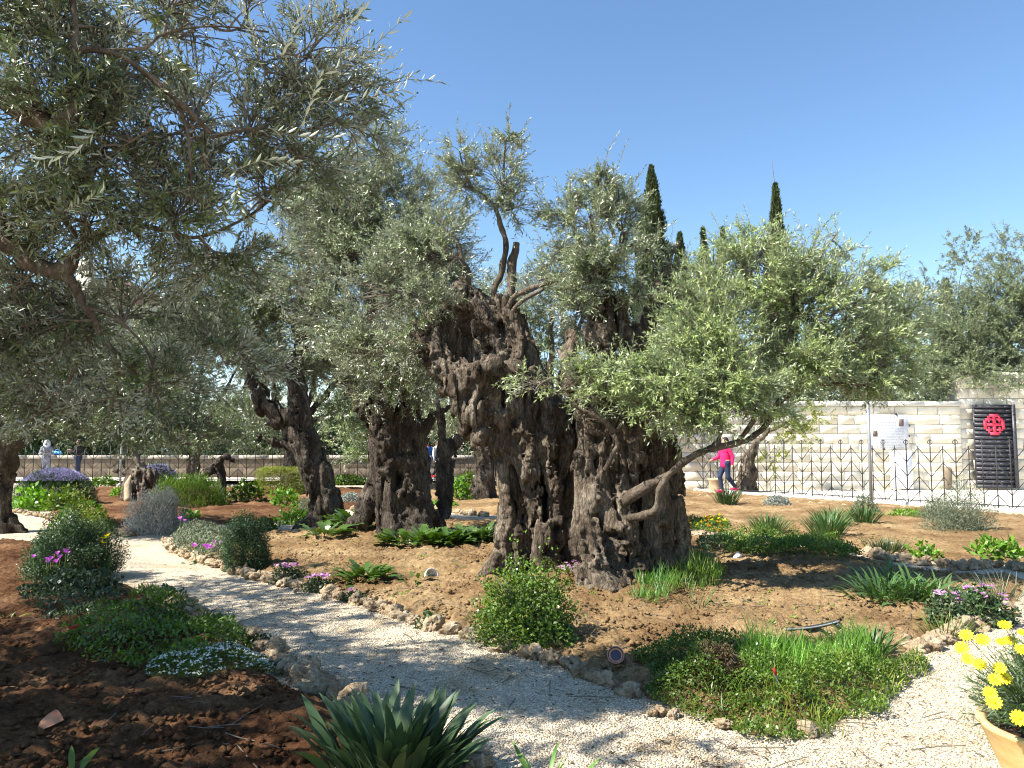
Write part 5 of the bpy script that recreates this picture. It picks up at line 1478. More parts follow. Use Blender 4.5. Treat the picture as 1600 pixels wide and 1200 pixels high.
def petal_cloud(p, size, seed, per=6):
    r = np.random.default_rng(seed + 77)
    n = len(p)
    pp = np.repeat(p, per, 0)
    d = rdir(r, n * per); d[:, 2] = np.abs(d[:, 2]) * .7
    lf = MB()
    add_leaves(lf, pp, d, norm(rdir(r, n * per) * .5 + np.array([0, 0, 1])), size * r.uniform(.6, 1.1, n * per), size * .6 * r.uniform(.7, 1.1, n * per))
    return lf

def cover(name, label, poly, h, L, W, mat, dens=1.3, seed=1, up=.6, kind='stuff', flowers=None, hn=1.0, edge=.12, bld=False):
    """low spreading growth over a ground polygon given by its foot pixels"""
    r = np.random.default_rng(seed)
    pw = px_poly(poly)
    lo, hi = pw.min(0), pw.max(0)
    area = (hi - lo).prod()
    n = int(dens * area / (L * W * .5))
    xy = r.uniform(lo, hi, (n, 2))
    sd = poly_sd(xy, pw)
    nz = fbm(np.column_stack([xy * 3.2, np.full(n, seed)]), 3)
    ok = sd + nz * .12 > 0
    xy, sd, nz = xy[ok], sd[ok], nz[ok]; n = len(xy)
    H = h * np.clip((sd + .05) / edge, .15, 1) ** .6 * np.clip(.85 + nz * 1.3 * hn, .25, 2)
    g = np.maximum(ground_h(xy), 0)
    z = g + H * r.uniform(.25, 1, n) ** .6
    if bld: z = g + H * r.uniform(0, .15, n)
    p = np.column_stack([xy, z])
    ax = norm(rdir(r, n) * (.35 if bld else .9) + np.array([0, 0, up])); nm = norm(rdir(r, n) * .6 + np.array([0, -.1, .9]))
    Ls = L * r.uniform(.6, 1.25, n) * (np.clip(H / h, .4, 1.6) if bld else 1)
    lf = MB(); add_leaves(lf, p, ax, nm, Ls, W * r.uniform(.7, 1.2, n), droop=.25 if bld else .1)
    o = link(name, lf.mesh(name), None, M[mat])
    tag(o, label, 'ground cover' if not bld else 'grass', kind=kind)
    if flowers:
        fm, nf, size = flowers
        k = r.choice(n, min(nf, n), replace=False)
        q = np.column_stack([xy[k], g[k] + H[k] * 1.02])
        f = link('small_flowers', petal_cloud(q, size, seed).mesh('small_flowers'), None, M[fm])
        tag(f, label + ', its flowers', 'flowers', kind='stuff')
    return o

def strap_mesh(seed, mat, arch=.5, w=.08, seg=7, fold=.25, name='leaf'):
    r = random.Random(seed)
    m_ = MB(); V, Q = [], []
    th = r.uniform(.0, .1); y = z = 0.0
    tw = r.uniform(-.3, .3)
    for k in range(seg + 1):
        t = k / seg
        ww = w * (.55 + .9 * t if t < .45 else .955 * (1 - ((t - .45) / .55) ** 2.2)) / 2 + .0015
        cx = tw * .15 * t * t
        V += [[-ww + cx, y - ww * fold * 0, z + ww * fold], [cx, y, z], [ww + cx, y, z + ww * fold]]
        y += math.sin(th) / seg; z += math.cos(th) / seg
        th += arch * (1.2 + r.uniform(-.3, .3)) * 2.2 / seg * (.5 + t)
    for k in range(seg): Q += [[3 * k, 3 * k + 1, 3 * k + 4, 3 * k + 3], [3 * k + 1, 3 * k + 2, 3 * k + 5, 3 * k + 4]]
    m_.add(V, Q); me = m_.mesh(name, True); me.materials.append(M[mat]); return me

def lobed_mesh(seed, mat, lobes=5, w=.42, stalk=.35, droop=.7, name='leaf'):
    """broad leaf on a stalk, cut into lobes along its edge"""
    r = random.Random(seed)
    m_ = MB(); V, Q = [], []
    th = r.uniform(.25, .5); y = z = 0.0
    n0 = 3
    mid = []
    for k in range(n0 + lobes * 2 + 1):
        mid.append((y, z, th))
        st = stalk / n0 if k < n0 else (1 - stalk) / (lobes * 2)
        y += math.sin(th) * st; z += math.cos(th) * st
        th += droop * (.12 if k < n0 else 2.0 / (lobes * 2))
    for k, (yy, zz, t_) in enumerate(mid):
        if k < n0: ww = .012; lift = 0
        else:
            u = (k - n0) / (lobes * 2)
            env = w / 2 * math.sin(math.pi * min(1, .12 + u * .88)) ** .7
            ww = env * (1.0 if (k - n0) % 2 else (.55 if lobes > 3 else .9)) * r.uniform(.85, 1.1) + .004
            lift = ww * r.uniform(.05, .45)
        dy, dz = (0.06 if (k - n0) % 2 and k > n0 else 0) * math.sin(t_), (0.06 if (k - n0) % 2 and k > n0 else 0) * math.cos(t_)
        V += [[-ww, yy + dy, zz + dz + lift], [0, yy, zz], [ww, yy + dy, zz + dz + lift]]
    for k in range(len(mid) - 1): Q += [[3 * k, 3 * k + 1, 3 * k + 4, 3 * k + 3], [3 * k + 1, 3 * k + 2, 3 * k + 5, 3 * k + 4]]
    m_.add(V, Q); me = m_.mesh(name, True); me.materials.append(M[mat]); return me

MESH_CACHE = {}
def variants(kind, mat, **kw):
    key = (kind, mat, tuple(sorted(kw.items())))
    if key not in MESH_CACHE:
        f = strap_mesh if kind == 'strap' else lobed_mesh
        MESH_CACHE[key] = [f(k + 1, mat, **kw) for k in range(5)]
    return MESH_CACHE[key]

def leafy(name, label, cat, px, py, n, length, kind, mat, seed=1, rx=.12, ry=None, tilt=(.1, 1.0), parts=True, flowers=None, loc=None, **kw):
    """a clump of separate leaves; parts=False joins leaves too small to pick apart"""
    b = GP(px, py) if loc is None else np.array(loc, float)
    ry = ry or rx
    root = thing(name, label, cat, b)
    var = variants(kind, mat, **kw)
    r = random.Random(seed)
    co = [np.array([v.co[:] for v in me.vertices]) for me in var]
    fa = [np.array([p.vertices[:] for p in me.polygons]) for me in var]
    jm = MB()
    for k in range(n):
        a = r.uniform(0, 2 * math.pi); q = math.sqrt(r.random())
        tl = tilt[0] + (tilt[1] - tilt[0]) * q * r.uniform(.7, 1.15)
        s = length * r.uniform(.65, 1.15)
        az = a + r.uniform(-.5, .5) - math.pi / 2
        mt = Matrix.Translation((math.cos(a) * q * rx, math.sin(a) * q * ry, -.015)) @ Matrix.Rotation(az, 4, 'Z') @ Matrix.Rotation(-tl, 4, 'X') @ Matrix.Rotation(r.uniform(-.5, .5), 4, 'Z') @ Matrix.Scale(s, 4)
        i = r.randrange(5)
        if parts:
            o = link('leaf', var[i], root); o.matrix_local = mt
        else:
            A_ = np.array(mt)
            jm.add(co[i] @ A_[:3, :3].T + A_[:3, 3], fa[i])
    if not parts:
        link('leaves', jm.mesh('leaves', True), root, M[mat])['kind'] = 'stuff'
    if flowers:
        fme, nf, hh, sp = flowers
        for k in range(nf):
            a = r.uniform(0, 6.28); q = math.sqrt(r.random()) * sp
            x_, y_ = math.cos(a) * q * rx, math.sin(a) * q * ry
            z_ = hh * r.uniform(.8, 1.2)
            o = link('flower', fme, root); o.location = (x_, y_, z_); o.rotation_euler = (r.uniform(-.4, .4), r.uniform(-.4, .4), a); s = r.uniform(.8, 1.2); o.scale = (s, s, s)
            st = MB(); st.tube([(x_ * .8, y_ * .8, 0), (x_, y_, z_)], [.0025, .002], 3)
            link('flower_stalk', st.mesh('flower_stalk'), root, M['green'])
    return root

def flower_mesh(mat, petals=5, size=.03, upsw=.8, name='flower', w=.5, rings=1):
    m_ = MB()
    for rg in range(rings):
        for k in range(petals):
            a = 2 * math.pi * (k + rg * .5) / petals
            c, s = math.cos(a), math.sin(a)
            L = size * (1 - .25 * rg); W = L * w
            u = upsw + .25 * rg
            f = lambda x, y, z: [x * c - y * s, x * s + y * c, z]
            m_.add([f(size * .08, 0, 0), f(L * .6 * math.cos(u), W / 2, L * .6 * math.sin(u)), f(L * math.cos(u * .8), 0, L * math.sin(u * .8)), f(L * .6 * math.cos(u), -W / 2, L * .6 * math.sin(u))], [[0, 1, 2, 3]])
    me = m_.mesh(name); me.materials.append(M[mat]); return me
FL_PINK = flower_mesh('pink', 5, .045, 1.0, w=.7)
FL_MAG = flower_mesh('magenta', 5, .05, 1.0, w=.75)
FL_RED = flower_mesh('red', 6, .05, .5, w=.8)
FL_YEL = flower_mesh('yellow', 6, .055, .5, w=.6)
FL_ORG = flower_mesh('orange', 8, .03, .3, w=.6)
FL_WHT = flower_mesh('white', 6, .03, .4, w=.6)
# --- front of the picture
cover('mixed_weeds', 'mixed grey green weeds below the cyclamen mat in the near left bed', [(30, 950), (90, 925), (180, 925), (190, 960), (150, 985), (60, 990)], .1, .05, .014, 'cyc', .55, 9)
cover('mixed_weeds', 'sparse strappy weeds between the leafy patch and the edge stones', [(200, 965), (240, 925), (330, 970), (400, 1010), (380, 1030), (300, 985)], .12, .07, .012, 'green', .5, 10, up=1.0)
leafy('strap_leaved_plant', 'large dark blue green strap leaved clump at the bottom of the picture', 'plant', 612, 1212, 150, .37, 'strap', 'strap', 3, .25, .22, (.0, .58), arch=.26, w=.14, fold=.5)
leafy('bulb_plant', 'few narrow upright green blades at the bottom edge right of the strap leaved clump', 'plant', 860, 1262, 9, .3, 'strap', 'blade', 4, .14, .08, (.05, .7), arch=.3, w=.075, fold=.5)
leafy('bulb_plant', 'small pale leaved shoot at the bottom left edge in dark soil', 'plant', 115, 1208, 7, .14, 'strap', 'green', 5, .05, .05, (.1, 1.1), arch=.4, w=.2)

# potted daisies
PY = 3.12; PX = px2x(1630, PY)
rim = P(1630, 1136, PY)
ph = rim[2]
pot = thing('flower_pot', 'wide yellow clay bowl full of dark compost at the lower right corner', 'pot', (PX, PY, 0))
Rr = 108 / F_PX * PY * 1.02
prof = [(Rr * .42, 0), (Rr * .45, .01), (Rr * .58, ph * .28), (Rr * .74, ph * .58), (Rr * .88, ph * .82), (Rr * .95, ph * .93), (Rr * .985, ph * .965), (Rr, ph * .985), (Rr * .995, ph), (Rr * .96, ph * 1.012), (Rr * .9, ph * 1.008), (Rr * .86, ph * .985), (Rr * .84, ph * .94), (Rr * .8, ph * .8), (0.01, ph * .7)]
m_ = MB(); m_.lathe(prof, 72, (PX, PY, 0)); put('bowl', m_, pot, M['potglaze'], True)
m_ = MB(); rr_ = np.linspace(0.001, Rr * .85, 22); a_ = np.linspace(0, 2 * math.pi, 72, endpoint=False)
Vx = rr_[:, None] * np.cos(a_) + PX; Vy = rr_[:, None] * np.sin(a_) + PY
Vz = ph * .93 + fbm(np.stack([Vx * 22, Vy * 22, 0 * Vx], -1), 3) * .022 + .02 * (1 - (rr_[:, None] / Rr) ** 2)
i_ = np.arange(21)[:, None] * 72; j_ = np.arange(72)[None]
m_.add(np.stack([Vx, Vy, Vz], -1).reshape(-1, 3), np.stack([i_ + j_, i_ + 72 + j_, i_ + 72 + (j_ + 1) % 72, i_ + (j_ + 1) % 72], -1).reshape(-1, 4)); put('compost', m_, pot, M['compost'], True)
db = np.array([PX - .0, PY + .05, ph * .95])
dz = thing('daisy_bush', 'yellow flowering daisy bush with feathery grey green leaves growing in the clay bowl', 'plant', db)
r = np.random.default_rng(8)
lf, br = MB(), MB()
n = 300
d = norm(rdir(r, n) * [1, 1, .8] + [-.1, 0.1, .8])
e = db + d * np.array([.36, .3, .40]) * r.uniform(.55, 1, n)[:, None]
s0 = db + rdir(r, n) * [.05, .05, 0]
tt = np.linspace(0, 1, 5)[None, :, None]
pth = s0[:, None] * (1 - tt) + e[:, None] * tt + np.array([0, 0, .05]) * (tt * (1 - tt))
add_tubes(br, pth, np.ones((n, 5)) * .0022, 3)
k = 34
ts = r.uniform(.3, 1, (n, k))
p = s0[:, None] * (1 - ts[..., None]) + e[:, None] * ts[..., None]
ax = norm(norm(e - s0)[:, None] * .7 + r.normal(size=p.shape) * .55)
add_leaves(lf, p.reshape(-1, 3), ax.reshape(-1, 3), rdir(r, n * k), r.uniform(.03, .06, n * k), np.full(n * k, .0042))
put('foliage', lf, dz, mat_leaf('daisy_leaf', (0.09, 0.14, 0.07), (0.18, 0.25, 0.13), rough=.6, trans=.2), kind='stuff'); put('stem', br, dz, M['green'], kind='stuff')
dm = MB()
for rg, (np_, u_) in enumerate([(13, .18)]):
    for q in range(np_):
        a = 2 * math.pi * q / np_ ; c, s = math.cos(a), math.sin(a)
        f = lambda x, y, z: [x * c - y * s, x * s + y * c, z]
        L = .036
        dm.add([f(.006, -.003, 0), f(.006, .003, 0), f(L * .6, .0078, .006), f(L * .6, -.0078, .006), f(L, .003, .004), f(L, -.003, .004)], [[0, 3, 2, 1], [3, 5, 4, 2]])
dme = dm.mesh('flower'); dme.materials.append(M['yellow'])
cm = MB(); cm.lathe([(.0105, 0), (.009, .005), (.001, .0075)], 12); cme = cm.mesh('flower_centre', True); cme.materials.append(mat_plain('daisy_centre', (.75, .42, .01), .8))
for (fx, fy, dY) in [(1510, 993, -.12), (1535, 1000, -.05), (1503, 1013, -.12), (1512, 1030, -.15), (1531, 1038, -.05), (1565, 1003, .1), (1570, 977, .1), (1598, 989, .15), (1562, 1044, -.1), (1555, 1062, -.15), (1547, 1083, -.18), (1553, 1097, -.2), (1592, 1122, -.25), (1596, 1015, -.1), (1580, 1002, .12), (1570, 1060, .0), (1640, 985, .1), (1660, 1010, -.1), (1690, 990, 0), (1630, 1040, -.2), (1680, 1080, -.25)]:
    q = P(fx, fy, PY + dY)
    fo = link('flower', dme, dz); fo.location = Vector((q - db).tolist())
    dirv = norm(q - db + np.array([-.1, -.45, .35]))
    fo.rotation_euler = Vector(dirv.tolist()).to_track_quat('Z', 'Y').to_euler(); fo.rotation_euler.rotate_axis('Z', r.uniform(0, 3)); s = r.uniform(.62, .85); fo.scale = (s, s, s)
    fc = link('flower_centre', cme, fo); fc.location = (0, 0, .002)
    m_ = MB(); m_.tube([db + (q - db) * .35, q - dirv * .003], [.0016, .0013], 4); put('flower_stalk', m_, dz, M['green'])

# near left bed
cover('leafy_ground_cover', 'dark leafy patch in the shaded near left bed around the red anemone', [(85, 1030), (150, 985), (250, 965), (330, 975), (385, 1010), (400, 1045), (320, 1062), (200, 1075), (110, 1050)], .13, .045, .022, 'green', .9, 1, flowers=None)
cover('sweet_alyssum', 'white flowered alyssum patch at the edge of the near left bed', [(235, 1066), (290, 1040), (360, 1030), (425, 1040), (432, 1060), (370, 1072), (300, 1088), (240, 1085)], .08, .02, .006, 'green', .9, 2, flowers=('white', 420, .017))
leafy('anemone', 'single red anemone with green leaves in the near left bed', 'plant', 113, 1012, 10, .13, 'lobed', 'fresh', 11, .1, .1, (.3, 1.2), flowers=(FL_RED, 1, .14, .1), lobes=3, w=.6)
bush('shrub', 'round dark green bush with yellowish tips at the left of the path', 'bush', 112, 905, 140, 95, .028, .012, 'dark', 2.6, 12, .9, lump=.35)
cover('yellow_tips', 'yellowish new shoots over the round dark bush left of the path', [(60, 880), (100, 870), (160, 872), (170, 890), (110, 898)], .62, .03, .012, 'yellowgreen', .35, 13)
leafy('daffodil', 'yellow daffodils by the round dark bush at the path edge', 'flower', 158, 900, 26, .34, 'strap', 'strap', 14, .16, .1, (.05, .5), flowers=(FL_YEL, 3, .4, .9), arch=.15, w=.05)
bush('cyclamen', 'cyclamen mat with magenta flowers in front of the round dark bush', 'plant', 110, 938, 150, 42, .05, .042, 'cyc', 1.5, 15, .6, stems=0 + 3, flowers=None)
leafy('cyclamen', 'magenta cyclamen flowers at the left end of the cyclamen mat', 'flower', 75, 915, 12, .14, 'lobed', 'cyc', 16, .25, .12, (.3, 1.2), flowers=(FL_MAG, 7, .27, 1), lobes=2, w=.7)
leafy('cyclamen', 'cyclamen with two magenta flowers and long pale leaf near the mat centre', 'flower', 98, 912, 8, .14, 'lobed', 'fresh', 17, .15, .1, (.3, 1.2), flowers=(FL_MAG, 3, .3, 1), lobes=2, w=.5)
for k, (x, y, lab, n, s, mt) in enumerate([(50, 945, 'grey green weed tuft in the shaded left bed, leftmost', 16, .16, 'strap'), (120, 955, 'weed tuft of narrow leaves below the cyclamen mat', 22, .18, 'blade'), (170, 960, 'small plant by the edge stones, right of the weed tufts', 18, .15, 'green'), (12, 968, 'bright green seedling at the left picture edge', 9, .13, 'fresh'), (70, 968, 'pale rosette of leaves in the shaded left bed', 14, .13, 'silver'), (215, 925, 'grassy tuft at the path edge below the daffodils', 20, .17, 'blade'), (300, 965, 'pale strap leaved tuft among the near edge stones', 14, .18, 'strap'), (345, 985, 'plant with narrow leaves between edge stones and gravel', 18, .15, 'green'), (155, 935, 'dark tuft under the daffodils', 18, .15, 'dark'), (20, 1020, 'tiny sprout in the dark soil at far left', 7, .07, 'fresh'), (150, 1110, 'tiny sprout in the dark soil under the leafy patch', 6, .06, 'green')]):
    leafy('weed_tuft', lab, 'plant', x, y, n, s, 'strap', mt, 20 + k, .12, .08, (.1, 1.1), parts=(s > .14), arch=.4, w=.1)
bush('ivy_mat', 'ivy hanging over the edge stone nearest the first bend', 'plant', 262, 940, 60, 22, .04, .035, 'dark', 1.2, 41, .5, stems=2)
bush('ivy_mat', 'ivy over the last big stone before the alyssum', 'plant', 402, 1015, 46, 26, .035, .03, 'dark', 1.2, 42, .5, stems=2)
# plants along the far side of the path
bush('shrub', 'dense dark olive green clipped bush leaning over the path, left of the main bed', 'bush', 385, 893, 74, 84, .022, .01, 'dark', 3.0, 43, .9, box=2.6, lump=.25)
cover('mixed_border', 'silvery green mixed border with lilac bells at the start of the path', [(265, 862), (272, 842), (310, 838), (360, 850), (352, 885), (320, 880)], .2, .05, .016, 'greygreen', 1.1, 44, flowers=None)
leafy('bulb_plant', 'strap leaved plant above the pink flowers at the path start', 'plant', 325, 860, 40, .26, 'strap', 'blade', 45, .3, .15, (.05, .9), parts=False, arch=.3, w=.07)
leafy('cyclamen', 'cyclamen with magenta flowers at the foot of the dark clipped bush', 'flower', 325, 880, 22, .13, 'lobed', 'cyc', 46, .28, .12, (.4, 1.3), flowers=(FL_MAG, 9, .22, .9), parts=False, lobes=2, w=.7)
leafy('cyclamen', 'single pink cyclamen at the left end of the mixed border', 'flower', 282, 846, 10, .13, 'lobed', 'cyc', 47, .12, .1, (.4, 1.3), flowers=(FL_MAG, 2, .3, .5), parts=False, lobes=2, w=.7)
bush('cyclamen', 'low cyclamen cushion with pink flowers on the edge stones, left one', 'plant', 448, 910, 62, 26, .035, .03, 'cyc', 1.6, 48, .6, stems=2, flowers=('pink', 12, .045, 1.2))
bush('cyclamen', 'low cyclamen cushion with pink flowers on the edge stones, right one', 'plant', 497, 922, 52, 24, .035, .03, 'cyc', 1.5, 49, .6, stems=2, flowers=('pink', 12, .045, 1.2))
bush('cyclamen', 'small dark cyclamen cushion between edge stones below the acanthus', 'plant', 553, 935, 44, 16, .035, .03, 'dark', 1.4, 50, .6, stems=2, flowers=('pink', 4, .04, 1.2))
bush('ivy_mat', 'dark leaves between edge stones left of the big green bush', 'plant', 668, 985, 40, 26, .035, .03, 'dark', 1.4, 51, .6, stems=2)
leafy('acanthus', 'dark green acanthus plant alone on the sunlit soil', 'plant', 568, 905, 80, .28, 'lobed', 'acanthus', 52, .18, .13, (.0, .85), lobes=5, w=.36, droop=.3)
leafy('acanthus', 'small acanthus plant beside the broken clay piece', 'plant', 650, 908, 16, .22, 'lobed', 'acanthus', 53, .1, .08, (.0, .9), lobes=5, w=.32, droop=.3)
for k, (x, n) in enumerate([(635, 34), (668, 40), (700, 44), (735, 44), (762, 36)]):
    leafy('acanthus', ['leftmost clump of the long acanthus row', 'second clump from the left in the acanthus row', 'middle clump of the acanthus row', 'fourth clump of the acanthus row', 'rightmost acanthus clump, touching the ancient trunk'][k], 'plant', x, 850 - (k > 2) * 4, n + 34, .36, 'lobed', 'acanthus', 60 + k, .27, .2, (.0, .8), lobes=5, w=.36, droop=.3)
leafy('acanthus', 'dark leafy plant at the foot of the leaning trunk', 'plant', 508, 838, 36, .38, 'lobed', 'acanthus', 70, .2, .15, (.0, .8), lobes=4, w=.4, droop=.3)
leafy('acanthus', 'bright leafy plants between the leaning trunk and the gnarled trunk', 'plant', 565, 822, 70, .45, 'lobed', 'acanthus', 71, .42, .25, (.0, .8), lobes=4, w=.4, droop=.3)
# back left bed
def low(label, x, y, w, h, mat, seed, L=.09, W=.05, dens=1.5, name='leafy_plant', **kw):
    return bush(name, label, 'plant', x, y, w, h, L, W, mat, dens, seed, .7, stems=3, **kw)
low('bright green leafy mound at the path junction, left', 128, 822, 78, 34, 'fresh', 80, .13, .09)
low('dark green low growth between the bright mound and silvery shrub', 150, 835, 70, 28, 'green', 81, .05, .02)
low('yellow green leaf clump at the left foot of the lavender hedge', 50, 800, 62, 36, 'fresh', 82, .13, .09)
bush('lavender_hedge', 'rounded lavender hedge topped with violet flowers on the left', 'hedge', 85, 796, 130, 58, .09, .012, 'dark', 1.8, 83, .6, box=2.6, lump=.15, up=1.0, flowers=('lavender', 2600, .07, 1.0))
low('dark green leaf clump before the right end of the lavender hedge', 100, 798, 60, 34, 'green', 84, .1, .06)
low('green leafy tuft between lavender hedge and the stump', 160, 762, 42, 18, 'green', 85, .12, .06)
low('bright tuft left of the stump foot', 188, 776, 30, 14, 'fresh', 86, .12, .05)
bush('lavender', 'second lavender bush, mostly hidden behind the dead stump', 'bush', 245, 762, 66, 34, .08, .012, 'dark', 1.8, 87, .7, flowers=('lavender', 700, .06, .5))
bush('shrub', 'dry silvery grey shrub at the junction of the paths', 'bush', 242, 836, 98, 66, .045, .012, 'grey', 2.2, 88, .8, up=.9, stems=14, lump=.4, inner=.1)
bush('shrub', 'feathery green shrub behind the silvery one', 'bush', 292, 792, 120, 48, .1, .012, 'green', 1.6, 89, .6, up=1.0)
bush('clipped_hedge', 'small box shaped clipped hedge beside the leaning trunk', 'hedge', 440, 772, 76, 42, .035, .02, 'yellowgreen', 2.0, 90, .6, box=14.0, lump=.04, stems=6, inner=.6)
low('broad leaved dark plant right of the crooked stub trunk', 385, 785, 56, 34, 'green', 91, .14, .09)
low('light green leafy plant before the clipped hedge', 445, 792, 44, 28, 'fresh', 92, .13, .08)
low('bright green leafy mound left of the leaning trunk foot', 462, 820, 56, 26, 'fresh', 93, .1, .04)
low('small bright plant on the orange soil right of the silvery shrub', 294, 812, 26, 16, 'fresh', 94, .12, .07)
low('dark green plant left of the leaning trunk foot, by the bush', 415, 832, 42, 22, 'green', 95, .08, .05)
low('pale grey tufts beside the leaning trunk', 482, 805, 36, 26, 'greygreen', 96, .08, .012)
low('green hosta like mound between the slender and the ancient trunk', 716, 782, 42, 34, 'fresh', 97, .13, .1)
low('dark leaves behind the hosta like mound', 728, 765, 50, 26, 'green', 98, .12, .07)
low('silvery flowering tuft in the gap right of the leaning trunk', 548, 784, 36, 14, 'silver', 99, .06, .02)
low('green growth behind the gnarled trunk on the far path', 620, 775, 50, 16, 'green', 100, .1, .05)
low('leafy plants along the back fence behind the leaning trunk', 545, 757, 60, 14, 'green', 101, .12, .06)
low('green ground growth left of the ancient trunk in the far bed', 690, 792, 50, 10, 'fresh', 102, .08, .03)
# around the great olive
bush('shrub', 'large fresh green leafy bush at the path edge in front of the ancient trunk', 'bush', 825, 1012, 172, 118, .03, .021, 'green', 2.2, 110, .75, lump=.35, inner=.2, stems=14)
cover('pink_geranium', 'pale pink flowers on top of the large green bush', [(868, 915), (905, 915), (910, 935), (870, 935)], .2, .03, .02, 'green', .5, 111, flowers=('pink', 26, .035))
cover('green_shoots', 'bright shoots on the crown of the large green bush', [(750, 985), (820, 970), (890, 975), (880, 992), (800, 1000), (750, 996)], .66, .03, .022, 'fresh', .32, 112)
cover('mixed_weeds', 'sparse low weeds dotting the soil edge behind the creeping mat', [(1000, 1030), (1100, 1015), (1250, 1020), (1380, 1010), (1400, 1040), (1200, 1045), (1050, 1050)], .06, .03, .012, 'green', .22, 128)
cover('grass_tuft', 'bright green grass at the foot of the ancient trunk', [(985, 960), (1000, 930), (1050, 922), (1062, 940), (1045, 958), (1010, 966)], .2, .17, .009, 'blade', 1.1, 113, up=1.1, bld=True, edge=.05)
cover('grass_tuft', 'darker grass in the shade right of the ancient trunk', [(1045, 950), (1060, 915), (1100, 895), (1130, 920), (1110, 945), (1080, 950)], .2, .2, .009, 'green', 1.0, 114, up=1.0, bld=True, edge=.05)
# front tip of the main bed
tip = [(985, 1045), (1060, 1035), (1150, 1045), (1300, 1070), (1400, 1050), (1448, 1030), (1440, 1060), (1400, 1095), (1340, 1130), (1290, 1158), (1220, 1165), (1150, 1150), (1080, 1125), (1020, 1095)]
cover('creeping_ground_cover', 'thick creeping mat on the front tip of the main bed', tip, .13, .024, .013, 'green', 1.6, 120, hn=2.0, edge=.25)
cover('stray_grass', 'loose yellowish grass straggling over the sunny right half of the creeping mat', [(1180, 1100), (1300, 1075), (1440, 1035), (1440, 1062), (1340, 1135), (1280, 1158), (1200, 1150)], .16, .16, .007, 'yellowgreen', .35, 126, up=.9, bld=True)
cover('stray_grass', 'thin dark grass straggling over the shaded left half of the creeping mat', [(990, 1050), (1080, 1045), (1160, 1080), (1190, 1150), (1090, 1125), (1020, 1092)], .15, .15, .007, 'green', .3, 127, up=.9, bld=True)
cover('long_grass', 'light green grass growing inside the creeping mat', [(1150, 1075), (1170, 1040), (1240, 1035), (1330, 1035), (1380, 1050), (1340, 1078), (1250, 1095), (1180, 1098)], .2, .26, .007, 'lightgrass', 2.6, 121, up=1.2, bld=True, flowers=('white', 40, .012))
bush('shrub', 'small brown dried bush at the left of the creeping mat', 'bush', 1126, 1080, 84, 66, .02, .008, 'brownleaf', 2.4, 122, .8, stems=24)
leafy('bulb_plant', 'stiff green strap clump at the right rear of the creeping mat', 'plant', 1358, 1016, 120, .22, 'strap', 'tuft', 123, .17, .12, (.0, .85), arch=.3, w=.06, fold=.4)
# right part of the bed
cover('creeping_ground_cover', 'dark green mat along the rear edge of the bed right of the trunk', [(1120, 862), (1170, 850), (1250, 856), (1330, 872), (1350, 890), (1290, 894), (1180, 886), (1130, 874)], .2, .04, .022, 'green', 1.5, 124)
cover('creeping_ground_cover', 'low dark weeds behind the trunk at the rear path', [(1085, 858), (1140, 850), (1150, 868), (1100, 876)], .14, .04, .02, 'dark', 1.2, 125)
for k, (x, y, n, L_, lab) in enumerate([(1380, 935, 46, .42, 'strap leaved clump in the right part of the bed, leftmost'), (1425, 938, 56, .45, 'largest strap leaved clump, middle right of the bed'), (1465, 935, 40, .4, 'strap leaved clump touching the grassy cyclamens'), (1390, 905, 34, .34, 'strap leaved clump farther back in the right bed'), (1085, 945, 16, .25, 'loose strap leaves in the shade right of the trunk')]):
    leafy('bulb_plant', lab, 'plant', x, y, int(n * 1.9), L_ * .8, 'strap', 'tuft', 130 + k, .3, .2, (.0, 1.0), arch=.4, w=.07, fold=.4)
bush('cyclamen', 'cyclamen bank with lilac flowers at the right corner of the bed', 'plant', 1535, 982, 100, 58, .035, .028, 'dark', 1.6, 136, .7, stems=3, flowers=('pink', 24, .034, .7))
bush('cyclamen', 'cyclamen bank with a few lilac flowers, left of the corner one', 'plant', 1478, 978, 72, 50, .035, .026, 'cyc', 1.6, 137, .7, stems=3, flowers=('pink', 12, .032, .8))
leafy('feathery_tuft', 'fine green feathery tuft at the right end of the bed', 'plant', 1478, 1000, 90, .26, 'strap', 'green', 138, .14, .1, (.05, .7), parts=False, arch=.2, w=.025)
leafy('feathery_tuft', 'dry feathery tuft above the cyclamens at the right edge', 'plant', 1565, 935, 90, .3, 'strap', 'greygreen', 139, .3, .15, (.05, .8), parts=False, arch=.2, w=.02)
# far right bed
for k, (x, y, n, L_, lab) in enumerate([(1203, 832, 60, .42, 'bushy bulb clump in the far bed, leftmost of three'), (1292, 838, 70, .5, 'taller bulb clump in the far bed, middle of three'), (1300, 820, 50, .45, 'bulb clump directly behind the taller one'), (1350, 817, 60, .45, 'bulb clump in the far bed just right of the pole'), (1385, 866, 60, .32, 'dark spiky clump by the grey edge stones'), (1135, 787, 60, .5, 'dark grassy clump at the fence behind the person in pink')]):
    leafy('bulb_plant', lab, 'plant', x, y, n * 4, L_ * .85, 'strap', 'tuft' if k != 4 and k != 5 else 'dark', 140 + k, .24, .18, (.0, .6), parts=False, arch=.25, w=.035)
low('light leafy plant at the grey edge stones', 1445, 868, 46, 26, 'fresh', 150, .09, .05)
low('light green leafy plants at the right picture edge by the stones', 1560, 880, 80, 26, 'fresh', 151, .11, .05)
low('reddish silver tufts among the grey edge stones', 1318, 868, 40, 14, 'silver', 152, .05, .02)
low('thin grey bush straggling against the fence, right', 1500, 832, 120, 66, 'greygreen', 153, .05, .01, 1.0, name='shrub', up=.8, inner=.05, lump=.5)
low('small grey green bush by the fence next to the larger one', 1462, 812, 50, 34, 'greygreen', 154, .05, .012, 1.1, name='shrub', up=.8, inner=.1)
